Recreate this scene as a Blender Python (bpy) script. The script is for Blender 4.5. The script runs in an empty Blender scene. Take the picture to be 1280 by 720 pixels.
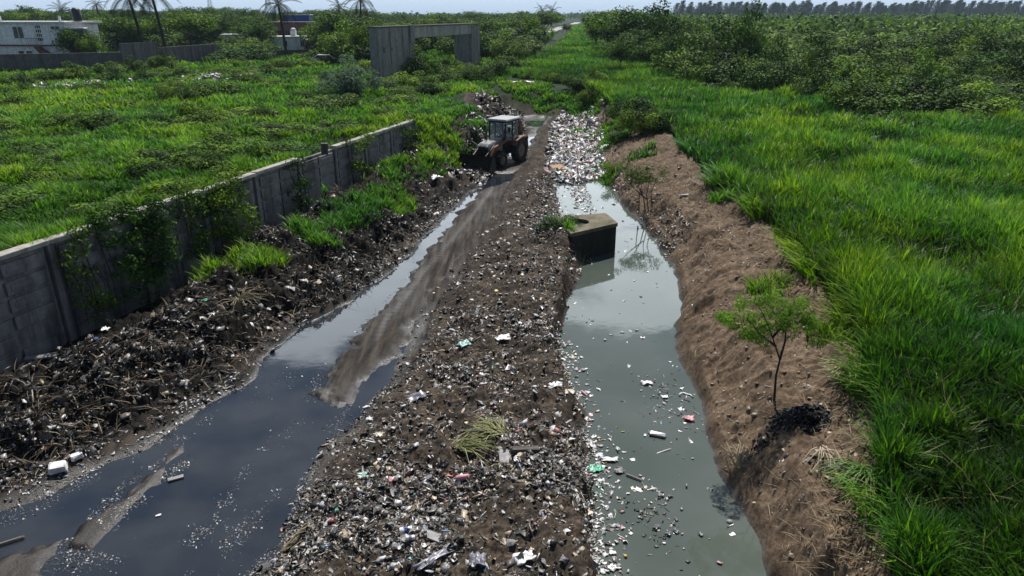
import bpy, bmesh, math, random
import numpy as np
from mathutils import Vector, Matrix, Euler
R = math.radians
rng = np.random.default_rng(7)
random.seed(7)
S = bpy.context.scene
COL = S.collection

# ------------------------------------------------------------------ camera, sky, sun, exposure
CAMH, PITCH, F = 9.0, R(21.6), 865.0
cam = bpy.data.cameras.new('camera'); camo = bpy.data.objects.new('camera', cam); COL.objects.link(camo)
camo.location = (0, 0, CAMH); camo.rotation_euler = (math.pi/2 - PITCH, 0, 0)
cam.sensor_width = 36; cam.lens = 36*F/1280; cam.clip_start = 0.1; cam.clip_end = 9000
S.camera = camo
SUN_EL, SUN_AZ = R(58), R(9)          # azimuth measured from +Y towards +X
w = bpy.data.worlds.new('World'); S.world = w; w.use_nodes = True
nt = w.node_tree; nt.nodes.clear()
def N(t, typ, **kw):
    n = t.nodes.new(typ)
    for k, v in kw.items(): setattr(n, k, v)
    return n
out = N(nt, 'ShaderNodeOutputWorld'); bg = N(nt, 'ShaderNodeBackground')
sky = N(nt, 'ShaderNodeTexSky', sky_type='NISHITA', sun_disc=False)
sky.sun_elevation = SUN_EL; sky.sun_rotation = SUN_AZ; sky.air_density = 1.0; sky.dust_density = .8; sky.ozone_density = 1.5
tc = N(nt, 'ShaderNodeTexCoord'); sep = N(nt, 'ShaderNodeSeparateXYZ')
nt.links.new(tc.outputs['Generated'], sep.inputs[0])
nz = N(nt, 'ShaderNodeTexNoise'); nz.inputs['Scale'].default_value = 3.1; nz.inputs['Detail'].default_value = 9; nz.inputs['Roughness'].default_value = .58
mp = N(nt, 'ShaderNodeMapping'); mp.inputs['Scale'].default_value = (1, 1, 2.6); mp.inputs['Location'].default_value = (.35, .2, .1)
nt.links.new(tc.outputs['Generated'], mp.inputs[0]); nt.links.new(mp.outputs[0], nz.inputs['Vector'])
# clouds: a low bank up to about 24 degrees, scattered above
ba = N(nt, 'ShaderNodeMapRange'); ba.inputs['From Min'].default_value = .37; ba.inputs['From Max'].default_value = .48
ba.inputs['To Min'].default_value = .22; ba.inputs['To Max'].default_value = -.2
nt.links.new(sep.outputs['Z'], ba.inputs['Value'])
ad = N(nt, 'ShaderNodeMath', operation='ADD'); nt.links.new(nz.outputs['Fac'], ad.inputs[0]); nt.links.new(ba.outputs[0], ad.inputs[1])
cr = N(nt, 'ShaderNodeMapRange', interpolation_type='SMOOTHSTEP'); cr.inputs['From Min'].default_value = .5; cr.inputs['From Max'].default_value = .58
nt.links.new(ad.outputs[0], cr.inputs['Value'])
mx = N(nt, 'ShaderNodeMixRGB'); mx.inputs['Color2'].default_value = (24, 26.5, 29, 1)
hf = N(nt, 'ShaderNodeMapRange'); hf.inputs['From Min'].default_value = .0; hf.inputs['From Max'].default_value = .16; hf.inputs['To Min'].default_value = .02
nt.links.new(sep.outputs['Z'], hf.inputs['Value'])
hm = N(nt, 'ShaderNodeMath', operation='MULTIPLY'); nt.links.new(cr.outputs[0], hm.inputs[0]); nt.links.new(hf.outputs[0], hm.inputs[1])
# the cloud bank stands ahead (towards +Y); the rest of the sky is clear
fy = N(nt, 'ShaderNodeMapRange', interpolation_type='SMOOTHSTEP'); fy.inputs['From Min'].default_value = .15; fy.inputs['From Max'].default_value = .6; fy.inputs['To Min'].default_value = .05
nt.links.new(sep.outputs['Y'], fy.inputs['Value'])
hm2 = N(nt, 'ShaderNodeMath', operation='MULTIPLY'); nt.links.new(hm.outputs[0], hm2.inputs[0]); nt.links.new(fy.outputs[0], hm2.inputs[1])
nt.links.new(hm2.outputs[0], mx.inputs['Fac']); hz_ = N(nt, 'ShaderNodeMapRange', interpolation_type='SMOOTHSTEP'); hz_.inputs['From Min'].default_value = -.02; hz_.inputs['From Max'].default_value = .22; hz_.inputs['To Min'].default_value = .92; hz_.inputs['To Max'].default_value = 0
nt.links.new(sep.outputs['Z'], hz_.inputs['Value'])
hc = N(nt, 'ShaderNodeMixRGB'); hc.inputs['Color2'].default_value = (6.6, 8.8, 11.4, 1); nt.links.new(hz_.outputs[0], hc.inputs['Fac']); nt.links.new(sky.outputs[0], hc.inputs['Color1'])
nt.links.new(hc.outputs[0], mx.inputs['Color1'])
nt.links.new(mx.outputs[0], bg.inputs['Color']); bg.inputs['Strength'].default_value = 0.06
nt.links.new(bg.outputs[0], out.inputs['Surface'])
sun = bpy.data.lights.new('sun', 'SUN'); suno = bpy.data.objects.new('sun', sun); COL.objects.link(suno)
sun.energy = 4.9; sun.angle = R(.5); sun.color = (1, .965, .90)
sd = Vector((math.sin(SUN_AZ)*math.cos(SUN_EL), math.cos(SUN_AZ)*math.cos(SUN_EL), math.sin(SUN_EL)))
suno.rotation_euler = sd.to_track_quat('Z', 'Y').to_euler(); suno.location = (0, 0, 60)
vs = S.view_settings; vs.view_transform = 'Standard'; vs.look = 'None'; vs.gamma = 1; vs.use_curve_mapping = False; vs.exposure = 0.32

# ------------------------------------------------------------------ helpers
def P(px, py, z=0.0):
    "point of the photograph's ray that lies on height z"
    dx = (px-640)/F; dy = (360-py)/F
    yc = math.cos(PITCH)+dy*math.sin(PITCH); zc = -math.sin(PITCH)+dy*math.cos(PITCH)
    t = (z-CAMH)/zc
    return (dx*t, yc*t, z)
def PY(px, py, Y):
    "point of the ray at world depth Y"
    dx = (px-640)/F; dy = (360-py)/F
    yc = math.cos(PITCH)+dy*math.sin(PITCH); zc = -math.sin(PITCH)+dy*math.cos(PITCH)
    t = Y/yc
    return (dx*t, Y, CAMH+zc*t)
def tag(o, label=None, cat=None, group=None, kind=None):
    if label: o['label'] = label
    if cat: o['category'] = cat
    if group: o['group'] = group
    if kind: o['kind'] = kind
    return o
def empty(name, loc=(0,0,0), rz=0):
    o = bpy.data.objects.new(name, None); COL.objects.link(o); o.location = loc; o.rotation_euler = (0,0,rz); o.empty_display_size = .3
    return o
def link(name, me, mat, parent=None):
    o = bpy.data.objects.new(name, me); COL.objects.link(o)
    if mat is not None and len(me.materials) == 0: me.materials.append(mat)
    if parent is not None: o.parent = parent
    return o
def npmesh(name, v, faces, attrs=None, smooth=False):
    "faces: list of (n,k) int arrays"
    me = bpy.data.meshes.new(name); v = np.asarray(v, np.float32)
    me.vertices.add(len(v)); me.vertices.foreach_set('co', v.ravel())
    tot = np.concatenate([np.full(len(f), f.shape[1], np.int32) for f in faces])
    lv = np.concatenate([f.ravel() for f in faces]).astype(np.int32)
    me.loops.add(len(lv)); me.loops.foreach_set('vertex_index', lv)
    me.polygons.add(len(tot)); st = np.concatenate([[0], np.cumsum(tot)[:-1]]).astype(np.int32)
    me.polygons.foreach_set('loop_start', st); me.polygons.foreach_set('loop_total', tot)
    if smooth: me.polygons.foreach_set('use_smooth', np.ones(len(tot), bool))
    for k, a in (attrs or {}).items():
        a = np.asarray(a, np.float32)
        if a.ndim == 1:
            at = me.attributes.new(k, 'FLOAT', 'POINT'); at.data.foreach_set('value', a)
        else:
            at = me.attributes.new(k, 'FLOAT_COLOR', 'POINT')
            at.data.foreach_set('color', np.c_[a[:, :3], np.ones(len(a))].astype(np.float32).ravel())
    me.update(); me.validate(); return me
def hsh(ix, iy, s):
    n = (ix.astype(np.int64)*374761393 + iy.astype(np.int64)*668265263 + s*1442695041) & 0xffffffff
    n = ((n ^ (n >> 13))*1274126177) & 0xffffffff
    n = ((n ^ (n >> 16))*2246822519) & 0xffffffff
    return ((n ^ (n >> 15)) & 0xffffff)/float(0xffffff)
def vn(x, y, s=0):
    ix = np.floor(x); iy = np.floor(y); fx = x-ix; fy = y-iy
    fx = fx*fx*(3-2*fx); fy = fy*fy*(3-2*fy)
    a = hsh(ix, iy, s); b = hsh(ix+1, iy, s); c = hsh(ix, iy+1, s); d = hsh(ix+1, iy+1, s)
    return (a*(1-fx)+b*fx)*(1-fy)+(c*(1-fx)+d*fx)*fy
def fbm(x, y, sc, oc=4, s=0, g=.5):
    "about -1..1"
    x = np.asarray(x, float)*sc; y = np.asarray(y, float)*sc; r = 0; a = 1; t = 0
    for k in range(oc):
        ca, sa = math.cos(.7*k+.3), math.sin(.7*k+.3)
        r = r+a*(2*vn(x*ca-y*sa+17.3*k, x*sa+y*ca-5.1*k, s+k)-1); t += a; a *= g; x = x*2.03; y = y*2.03
    return r/t*1.6
def sst(a, b, x):
    t = np.clip((x-a)/(b-a), 0, 1); return t*t*(3-2*t)
def line(pts):
    "pixel line [(px,py,z)...] -> x(y), z(y) sampled functions"
    w_ = sorted([P(*p) for p in pts], key=lambda q: q[1])
    a = np.array(w_)
    def f(y): return np.interp(y, a[:,1], a[:,0]), np.interp(y, a[:,1], a[:,2])
    return f

# ------------------------------------------------------------------ terrain
WT = 3.2                                   # height of the wall's top
wall_px = [(0,318),(100,288),(185,258),(300,222),(400,188),(515,150)]
wp = np.array([P(a,b,WT)[:2] for a,b in wall_px])
kx = np.polyfit(wp[:,1], wp[:,0], 2)        # a gently bowed line
WY0, WY1 = 8.0, 41.5
def wall_x(y): return np.polyval(kx, np.clip(y, WY0, 50))
L_B = line([(-260,590,1.0),(-100,525,1.1),(0,478,1.2),(90,436,1.25),(200,405,1.2),(250,362,1.3),(310,332,1.3),(350,292,1.3),(430,240,1.3),(520,196,1.4),(572,178,1.5),(600,160,1.6),(612,128,1.6)])
L_C = line([(-250,760,.2),(-100,680,.2),(0,606,.2),(100,568,.2),(200,522,.2),(290,474,.2),(335,430,.2),(372,398,.2),(430,368,.2),(500,318,.2),(548,268,.2),(598,222,.25),(602,200,.3),(640,165,.3),(640,140,.3)])
L_D = line([(-250,800,0),(-100,700,0),(0,640,0),(70,618,0),(130,582,0),(185,562,0),(215,535,0),(262,508,0),(315,474,0),(342,440,0),(385,402,0),(430,380,0),(470,352,0),(505,325,0),(545,285,0),(592,238,0),(612,215,.1),(650,170,0),(650,142,0)])
L_E = line([(150,880,0),(300,735,0),(345,690,0),(368,635,0),(384,585,0),(408,550,0),(450,518,0),(490,478,0),(502,445,0),(520,400,.1),(560,340,.15),(612,270,.2),(640,228,.25),(672,165,.05),(690,142,.05)])
L_F1 = line([(330,880,.4),(410,735,.4),(430,680,.42),(440,620,.45),(452,590,.45),(480,548,.45),(520,500,.5),(545,450,.5),(572,400,.5),(605,340,.5),(638,280,.5),(660,230,.5),(684,165,.3),(698,142,.3)])
L_F2 = line([(735,880,.7),(733,720,.75),(722,640,.75),(714,600,.75),(712,540,.7),(697,480,.75),(690,420,.75),(694,380,.7),(705,350,.8),(700,300,.8),(688,262,.6),(684,228,.5),(690,165,.35),(705,142,.4)])
L_G = line([(760,880,0),(749,720,0),(745,660,0),(737,610,0),(742,560,0),(722,510,0),(708,470,0),(702,430,0),(703,400,0),(714,372,0),(728,345,0),(722,310,0),(708,285,0),(697,250,0),(691,225,0),(694,165,.2),(708,142,.3)])
L_H = line([(1090,880,0),(962,722,0),(946,680,0),(908,612,0),(887,560,0),(878,515,0),(852,460,0),(845,410,0),(849,350,0),(832,315,0),(802,278,0),(768,243,0),(752,215,0),(750,165,.2),(738,142,.3)])
L_I = line([(1210,880,1.35),(1122,740,1.35),(1112,640,1.4),(1085,560,1.5),(1082,480,1.6),(1042,400,1.7),(1000,330,1.8),(930,262,1.8),(880,222,1.8),(835,168,1.8),(805,142,1.8)])
def inpoly(x, y, poly):
    r = np.zeros(x.shape, bool); n = len(poly)
    for i in range(n):
        x0, y0 = poly[i]; x1, y1 = poly[(i+1) % n]
        if y0 == y1: continue
        c = ((y0 > y) != (y1 > y)) & (x < (x1-x0)*(y-y0)/(y1-y0)+x0)
        r ^= c
    return r
def polyd(x, y, poly):
    "signed distance, inside positive"
    d = np.full(x.shape, 1e9); n = len(poly)
    for i in range(n):
        ax, ay = poly[i]; bx, by = poly[(i+1) % n]
        ex, ey = bx-ax, by-ay; t = np.clip(((x-ax)*ex+(y-ay)*ey)/(ex*ex+ey*ey+1e-9), 0, 1)
        d = np.minimum(d, np.hypot(x-ax-t*ex, y-ay-t*ey))
    return np.where(inpoly(x, y, poly), d, -d)
ISL = [P(a,b)[:2] for a,b in [(78,688),(105,648),(150,612),(190,588),(228,558),(236,566),(215,590),(196,622),(160,655),(118,690)]]
ISL2 = [P(a,b)[:2] for a,b in [(-40,720),(0,700),(40,682),(78,672),(84,684),(50,712),(-10,760)]]
TON = [P(a,b)[:2] for a,b in [(385,492),(428,435),(486,372),(528,320),(563,277),(596,240),(640,224),(655,240),(600,310),(566,350),(536,392),(508,436),(470,470),(440,500),(420,506)]]
def H(x, y, detail=True):
    x = np.asarray(x, float); y = np.asarray(y, float)
    yy = np.clip(y, 7.0, 66)
    xa = wall_x(yy)
    beyond = sst(41.5, 47, yy)
    ls = [f(yy) for f in (L_B, L_C, L_D, L_E, L_F1, L_F2, L_G, L_H, L_I)]
    wob = .16*fbm(x, y, .9, 3, 5)
    (xb,zb),(xc,zc_),(xd,zd),(xe,ze),(x1,z1),(x2,z2),(xg,zg),(xh,zh),(xi,zi) = ls
    fl = 2.65 + .12*fbm(x, y, .12, 3, 31) - .5*sst(60, 110, y)
    fr = 1.85 + .12*fbm(x, y, .15, 3, 41) + .25*sst(60, 110, y)
    dep = np.minimum(.14, (xe-xd)*.25)
    xs = [xa-4, xa-.30, xa-.16, xa+.3, xb, xc, xd, xd+.35*np.clip((xe-xd)/2, .2, 1), xe-.35*np.clip((xe-xd)/2, .2, 1), xe, x1, x2, xg, xg+.35, xh-.35, xh, xh+.22, .55*xh+.45*xi, xi, xi+2]
    wb = .15+1.9*sst(34, 42, yy)
    zs = [fl, fl, wb+(fl-wb)*beyond, wb+(fl-wb)*.6*beyond, zb, zc_, zd, zd-dep, zd-dep, ze, z1, z2, zg, zg-.3, zh-.3, zh, zh+.36, .45+.5*zi, zi, fr]
    xw = x+wob*np.where((x > xb-.5) & (x < xi), 1., 0.)
    z = np.where(xw <= xs[0], fl, fr)
    for k in range(len(xs)-1):
        a, b = xs[k], np.maximum(xs[k+1], xs[k]+1e-3)
        m = (xw > a) & (xw <= b); t = np.clip((xw-a)/(b-a), 0, 1)
        if k not in (2, 15): t = .5*t+.5*t*t*(3-2*t)
        z = np.where(m, zs[k]+(zs[k+1]-zs[k])*t, z)
    # mud islands and the wheel-worn tongue of silt
    for pl, h_, e in ((ISL, .06, .35), (ISL2, .06, .25), (TON, .15, .5)):
        ok = (y > 7) & (y < 46)
        if ok.any():
            d = np.full(x.shape, -1e3); d[ok] = polyd(x[ok]+.7*wob[ok], y[ok], pl)
            d = d+.22*fbm(x, y, 1.9, 3, 14)*(h_ > .01)
            z = np.where((d > -.6) & (x < x1) & (x > xc), np.maximum(z, -.05+(h_+.05)*sst(-.12, e, d)), z)
    # closed end of the dug channel
    e = sst(65, 73, y+1.2*fbm(x, y, .25, 3, 8))
    z = z*(1-e)+np.where(x < 0, fl*.6+fr*.4, fr)*e
    if detail:
        n1 = fbm(x, y, 1.6, 4, 11); n2 = fbm(x, y, 6.0, 3, 21); n3 = fbm(x, y, .5, 3, 51)
        wl = sst(xa, xa+1, x)*(1-sst(xc-.7, xc+.1, x))*(1-e)                   # left bank of dredged waste
        wm = sst(xe+.05, x1, x)*(1-sst(x2, xg, x))*(1-e)                        # middle mound
        wr = sst(xh+.1, xh+.5, x)*(1-sst(xi-.3, xi+.5, x))*(1-e)              # right bank
        z = z+wl*(.34*n1+.22*np.abs(n2)-.06+.28*n3)+wm*(.12*n1+.055*n2+.09*n3+.05*fbm(x, y, 3.1, 4, 24))+wr*(.11*n1+.06*n2+.13*n3+.10*np.abs(fbm(x, y, 2.6, 2, 23))**.7*sst(.1, .5, n3))
        z = z+.02*n1*(1-wl-wm-wr)*np.where((x > xc) & (x < x1), .5, 1)
        tr = np.clip(sst(xe-2.2, xe-.8, x)*(1-sst(xe+.2, xe+1.2, x)), 0, 1)*sst(17, 20, y)*(1-sst(44, 50, y))
        u = x*.93+.37*(y-20)*-.25                                              # ruts along the haul way
        q = (x-xe)
        z = z-tr*.055*(np.exp(-((q+.9)/.16)**2)+np.exp(-((q-.35)/.16)**2))*(z > .03)+tr*.012*np.sin(y*22+3*fbm(x, y, .8, 2, 12))*np.exp(-((q+.9)/.2)**2)*(z > .03)+tr*.03*fbm(x*2.2, y*.5, .9, 4, 13)*(z > .03)
        hp = np.exp(-(((x+1.2)/2.6)**2+((y-58)/3.5)**2)); z = z+hp*(.9+.3*n1)   # heap left of the machine
        hp = np.exp(-(((x+2.9)/1.0)**2+((y-45)/2.6)**2)); z = z+hp*(.3+.25*n1)
    z = np.maximum(z, (1.42+.14*fbm(x, y, 1.6, 4, 11))*np.exp(-(((x-1.95)/.78)**2+((y-25.9)/1.35)**2)**1.5)-.3)   # earth banked against the chamber
    z = np.maximum(z, .13-.5*sst(.6, 1.6, np.hypot((x+.6)/2.2, (y-44.3)/3)))
    z = np.where(y > 38, np.minimum(z, .2+1.1*np.maximum(0, np.hypot((x+1.9)/1.35, (y-41.4)/1.7)-1)), z)   # where the bucket rests
    far = sst(75, 110, y)
    z = z*(1-far)+far*(2.1+.25*fbm(x, y, .02, 3, 61))
    return z

ys = np.concatenate([np.linspace(-40, 5.5, 16), np.geomspace(6, 76, 720), np.geomspace(77.2, 2300, 150)])
nc = 920
u = np.linspace(-1, 1, nc); u = .45*u+.55*u**3
X = u[None,:]*(np.abs(ys[:,None])*1.15+12); Y = np.repeat(ys[:,None], nc, 1)
Z = H(X, Y)
yy = np.clip(Y, 7, 66)
XA = wall_x(yy)+0*X; bx = L_B(yy)[0]; cx = L_C(yy)[0]; ex_ = L_E(yy)[0]; f1 = L_F1(yy)[0]; gx = L_G(yy)[0]; hx = L_H(yy)[0]; ix = L_I(yy)[0]
nn = .35*fbm(X, Y, .8, 3, 77)
end = sst(66, 71, Y+1.2*fbm(X, Y, .25, 3, 8))
black = sst(XA-.2, XA+.1, X)*(1-sst(cx-.6, cx+.3, X+nn))*(1-end)*(1-.6*sst(28, 42, Y))
dirt = sst(hx-.2, hx+.2, X)*(1-sst(ix-.1, ix+.7, X+nn))*(1-end)
green = np.clip((1-sst(XA-.35, XA-.2, X))+sst(ix+.1, ix+.8, X+nn)+end, 0, 1)
silt = sst(cx-.1, cx+.2, X)*(1-sst(ex_-.1, f1+.2, X+nn))*(1-end)
ii = np.arange(len(ys)*nc).reshape(len(ys), nc)
q = np.stack([ii[:-1,:-1], ii[:-1,1:], ii[1:,1:], ii[1:,:-1]], -1).reshape(-1, 4)
gm = npmesh('ground', np.stack([X, Y, Z], -1).reshape(-1, 3), [q], dict(black=black.ravel(), dirt=dirt.ravel(), green=green.ravel(), silt=silt.ravel()), smooth=True)

def mat(name):
    m = bpy.data.materials.new(name); m.use_nodes = True; t = m.node_tree
    b = t.nodes['Principled BSDF']; return m, t, b
def noise(t, scale, detail=6, rough=.6, vec=None, dim='3D'):
    n = N(t, 'ShaderNodeTexNoise'); n.inputs['Scale'].default_value = scale; n.inputs['Detail'].default_value = detail; n.inputs['Roughness'].default_value = rough
    if vec: t.links.new(vec, n.inputs['Vector'])
    return n
def ramp(t, fac, stops):
    r = N(t, 'ShaderNodeValToRGB'); e = r.color_ramp.elements
    while len(e) < len(stops): e.new(.5)
    for k, (p, c) in enumerate(stops): e[k].position = p; e[k].color = (*c, 1)
    t.links.new(fac, r.inputs[0]); return r
def mixc(t, fac, a, b, mode='MIX'):
    m = N(t, 'ShaderNodeMixRGB', blend_type=mode)
    if isinstance(fac, (int, float)): m.inputs[0].default_value = fac
    else: t.links.new(fac, m.inputs[0])
    for i, c in ((1, a), (2, b)):
        if isinstance(c, tuple): m.inputs[i].default_value = (*c, 1)
        else: t.links.new(c, m.inputs[i])
    return m.outputs[0]
def attr(t, nm):
    a = N(t, 'ShaderNodeAttribute'); a.attribute_name = nm; return a
def bump(t, b, h, strength=.5, dist=.05):
    n = N(t, 'ShaderNodeBump'); n.inputs['Strength'].default_value = strength; n.inputs['Distance'].default_value = dist
    t.links.new(h, n.inputs['Height']); t.links.new(n.outputs[0], b.inputs['Normal'])
def obj_coord(t): return N(t, 'ShaderNodeTexCoord').outputs['Object']

def ground_mat():
    m, t, b = mat('earth'); c = obj_coord(t)
    n1 = noise(t, 1.3, 8, .65, c); n2 = noise(t, 9, 8, .7, c); n3 = noise(t, .25, 4, .5, c)
    mud = ramp(t, n2.outputs[0], [(.3, (.014,.013,.012)), (.48, (.046,.041,.036)), (.6, (.085,.072,.06)), (.78, (.16,.14,.12))]).outputs[0]
    mud2 = ramp(t, n1.outputs[0], [(.35, (.5,.48,.46)), (.6, (1.25,1.1,.95))]).outputs[0]
    mud = mixc(t, 1., mud, mud2, 'MULTIPLY')
    bl = ramp(t, n2.outputs[0], [(.35, (.006,.006,.006)), (.6, (.018,.016,.014)), (.8, (.04,.036,.032))]).outputs[0]
    di = ramp(t, n2.outputs[0], [(.3, (.042,.03,.022)), (.5, (.12,.088,.062)), (.75, (.24,.185,.13))]).outputs[0]
    di = mixc(t, 1., di, ramp(t, n1.outputs[0], [(.35, (.55,.52,.5)), (.62, (1.2,1.15,1.1))]).outputs[0], 'MULTIPLY')
    gr = ramp(t, n1.outputs[0], [(.3, (.006,.012,.004)), (.55, (.012,.028,.006)), (.75, (.022,.045,.010))]).outputs[0]
    mpp = N(t, 'ShaderNodeMapping'); mpp.inputs['Rotation'].default_value = (0,0,R(-22)); mpp.inputs['Scale'].default_value = (3.5,.35,1)
    t.links.new(c, mpp.inputs[0]); ns = noise(t, 1.6, 8, .65, mpp.outputs[0])
    si = ramp(t, ns.outputs[0], [(.34, (.010,.009,.009)), (.46, (.028,.023,.020)), (.58, (.055,.045,.036)), (.75, (.095,.08,.064))]).outputs[0]
    col = mixc(t, attr(t,'silt').outputs['Fac'], mud, si); col = mixc(t, attr(t,'black').outputs['Fac'], col, bl)
    col = mixc(t, attr(t,'dirt').outputs['Fac'], col, di); col = mixc(t, attr(t,'green').outputs['Fac'], col, gr)
    # wet band close above the water
    g = N(t, 'ShaderNodeNewGeometry'); sp = N(t, 'ShaderNodeSeparateXYZ'); t.links.new(g.outputs['Position'], sp.inputs[0])
    wet = N(t, 'ShaderNodeMapRange'); wet.inputs['From Min'].default_value = .03; wet.inputs['From Max'].default_value = .16; wet.inputs['To Min'].default_value = 1; wet.inputs['To Max'].default_value = 0
    t.links.new(sp.outputs['Z'], wet.inputs['Value'])
    col = mixc(t, wet.outputs[0], col, mixc(t, 1., col, (.6,.6,.62), 'MULTIPLY'))
    t.links.new(col, b.inputs['Base Color'])
    ro = N(t, 'ShaderNodeMapRange'); ro.inputs['To Min'].default_value = .8; ro.inputs['To Max'].default_value = .28; t.links.new(wet.outputs[0], ro.inputs['Value'])
    t.links.new(ro.outputs[0], b.inputs['Roughness']); sl = N(t, 'ShaderNodeMapRange'); sl.inputs['To Min'].default_value = .06; sl.inputs['To Max'].default_value = .4; t.links.new(wet.outputs[0], sl.inputs['Value']); t.links.new(sl.outputs[0], b.inputs['Specular IOR Level'])
    h = mixc(t, .5, n2.outputs[0], noise(t, 30, 5, .7, c).outputs[0]); bump(t, b, h, .6, .05)
    return m
tag(link('ground', gm, ground_mat()), kind='structure')

# ------------------------------------------------------------------ water
def water_mat(name, c1, c2, sc, rough=.03, ior=1.45):
    m, t, b = mat(name); c = obj_coord(t)
    n = noise(t, sc, 4, .5, c); r = ramp(t, n.outputs[0], [(.38, c1), (.62, c2)])
    t.links.new(r.outputs[0], b.inputs['Base Color']); b.inputs['Roughness'].default_value = rough; b.inputs['IOR'].default_value = ior
    bump(t, b, noise(t, 3.2, 4, .5, c).outputs[0], .05, .02); return m
def strip(name, fa, fb, y0, y1, z, m, pad=.6):
    yv = np.linspace(y0, y1, 60); a = fa(yv)[0]-pad; b_ = fb(yv)[0]+pad
    v = np.stack([np.r_[a, b_], np.r_[yv, yv], np.full(120, z)], -1)
    i = np.arange(59); f = np.stack([i, i+60, i+61, i+1], -1)
    return tag(link(name, npmesh(name, v, [f]), m), kind='structure')
canal_w = water_mat('murky_water', (.055,.070,.058), (.080,.094,.080), .3, .03, 1.6)
strip('canal_water', L_G, L_H, 6.5, 64, 0.0, canal_w, .5)
pud_w = water_mat('oily_water', (.013,.017,.024), (.032,.036,.040), .5, .04, 1.6)
strip('puddle_water', L_D, L_E, 6.5, 64, 0.001, pud_w, .9)

# ------------------------------------------------------------------ scatter helpers
def scatter(n, x0, x1, y0, y1, dens=None, power=1.0, seed=1):
    "random points; near rows get more (density ~ 1/y^power)"
    r = np.random.default_rng(seed)
    if power == 1: y = y0*(y1/y0)**r.random(n)
    else: a = 1-power; y = (y0**a+(y1**a-y0**a)*r.random(n))**(1/a)
    x = x0(y)+(x1(y)-x0(y))*r.random(n)
    if dens is not None:
        k = r.random(n) < dens(x, y); x = x[k]; y = y[k]
    return x, y
def grass_mat(name, c0, c1, c2, trans=.35, patch=None, spec=.25, rough=.5):
    m, t, b = mat(name)
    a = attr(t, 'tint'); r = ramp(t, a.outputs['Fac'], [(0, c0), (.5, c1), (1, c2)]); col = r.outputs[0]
    c = obj_coord(t)
    n = noise(t, .16, 4, .55, c); pr = ramp(t, n.outputs[0], [(.36, (.55,.78,1.15)), (.5, (1,1,.9)), (.62, (1.6,1.2,.55))] if patch is None else patch)
    col = mixc(t, 1., col, pr.outputs[0], 'MULTIPLY')
    t.links.new(col, b.inputs['Base Color']); b.inputs['Roughness'].default_value = rough; b.inputs['Specular IOR Level'].default_value = spec
    tr = N(t, 'ShaderNodeBsdfTranslucent'); tcol = mixc(t, 1., col, (1.5,1.6,.7), 'MULTIPLY'); t.links.new(tcol, tr.inputs[0])
    ms = N(t, 'ShaderNodeMixShader'); ms.inputs[0].default_value = trans
    t.links.new(b.outputs[0], ms.inputs[1]); t.links.new(tr.outputs[0], ms.inputs[2]); t.links.new(ms.outputs[0], t.nodes['Material Output'].inputs[0])
    return m
def blades(x, y, z, h, wd, bend, tint, segs=3, az=None, seed=3, ex=1.8):
    r = np.random.default_rng(seed); n = len(x)
    if az is None: az = r.random(n)*2*np.pi
    fa = az+np.pi/2+r.normal(0, .5, n)
    d = np.stack([np.cos(az), np.sin(az), 0*az], -1); sv = np.stack([np.cos(fa), np.sin(fa), 0*az], -1)
    base = np.stack([x, y, z-.05], -1); V = []; T = []
    for k in range(segs+1):
        s = k/segs
        p = base+np.array([0,0,1.])*(h*(s-.45*bend*s*s))[:,None]+d*(h*bend*.95*s**ex)[:,None]
        if k < segs:
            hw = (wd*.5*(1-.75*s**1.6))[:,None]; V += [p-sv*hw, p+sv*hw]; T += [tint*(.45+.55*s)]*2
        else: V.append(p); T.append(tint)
    nv = 2*segs+1; V = np.stack(V, 1).reshape(-1, 3); T = np.stack(T, 1).ravel(); b0 = np.arange(n)*nv
    q = np.concatenate([np.stack([b0+2*k, b0+2*k+1, b0+2*k+3, b0+2*k+2], -1) for k in range(segs-1)]) if segs > 1 else np.zeros((0,4), int)
    t = np.stack([b0+2*segs-2, b0+2*segs-1, b0+2*segs], -1)
    return V, q, t, T
def blade_obj(name, parts, m):
    V = []; Q = []; T3 = []; T = []; o = 0
    for v, q, t, a in parts: V.append(v); Q.append(q+o); T3.append(t+o); T.append(a); o += len(v)
    return link(name, npmesh(name, np.concatenate(V), [f for f in (np.concatenate(Q), np.concatenate(T3)) if len(f)], dict(tint=np.concatenate(T))), m)

# tall grass on the right field
gA = grass_mat('cane_grass', (.012,.036,.007), (.05,.155,.012), (.20,.34,.05), .36, spec=.3, rough=.5)
def edge_r(y): return L_I(np.clip(y, 7, 66))[0]+.25*fbm(y*0+3, y, .5, 3, 9)+.1
def right_lim(y): return y*.80+4
px_, py_ = scatter(205000, edge_r, right_lim, 5.0, 66, power=.75, seed=11)
clump = fbm(px_, py_, .45, 3, 91); fine = fbm(px_, py_, 2.4, 2, 92)
keep = (rng.random(len(px_)) < np.clip(.75+.6*clump+.4*fine, .12, 1)) & ~((py_ > 48) & (px_ > 9+.55*(py_-20)))
px_, py_, clump, fine = px_[keep], py_[keep], clump[keep], fine[keep]
dd = np.clip(py_, 5, 70); n_ = len(px_)
hh = (.95+.35*clump+.2*fine+.25*rng.random(n_))*1.06
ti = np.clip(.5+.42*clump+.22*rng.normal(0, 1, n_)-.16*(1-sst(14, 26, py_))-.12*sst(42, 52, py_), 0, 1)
az = rng.random(n_)*6.283
B1 = blades(px_, py_, H(px_, py_, False), hh, .024+.0020*dd+.018*rng.random(n_), .12+.6*rng.random(n_)**1.5, ti, 4, az, 5, 3.0)
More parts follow.
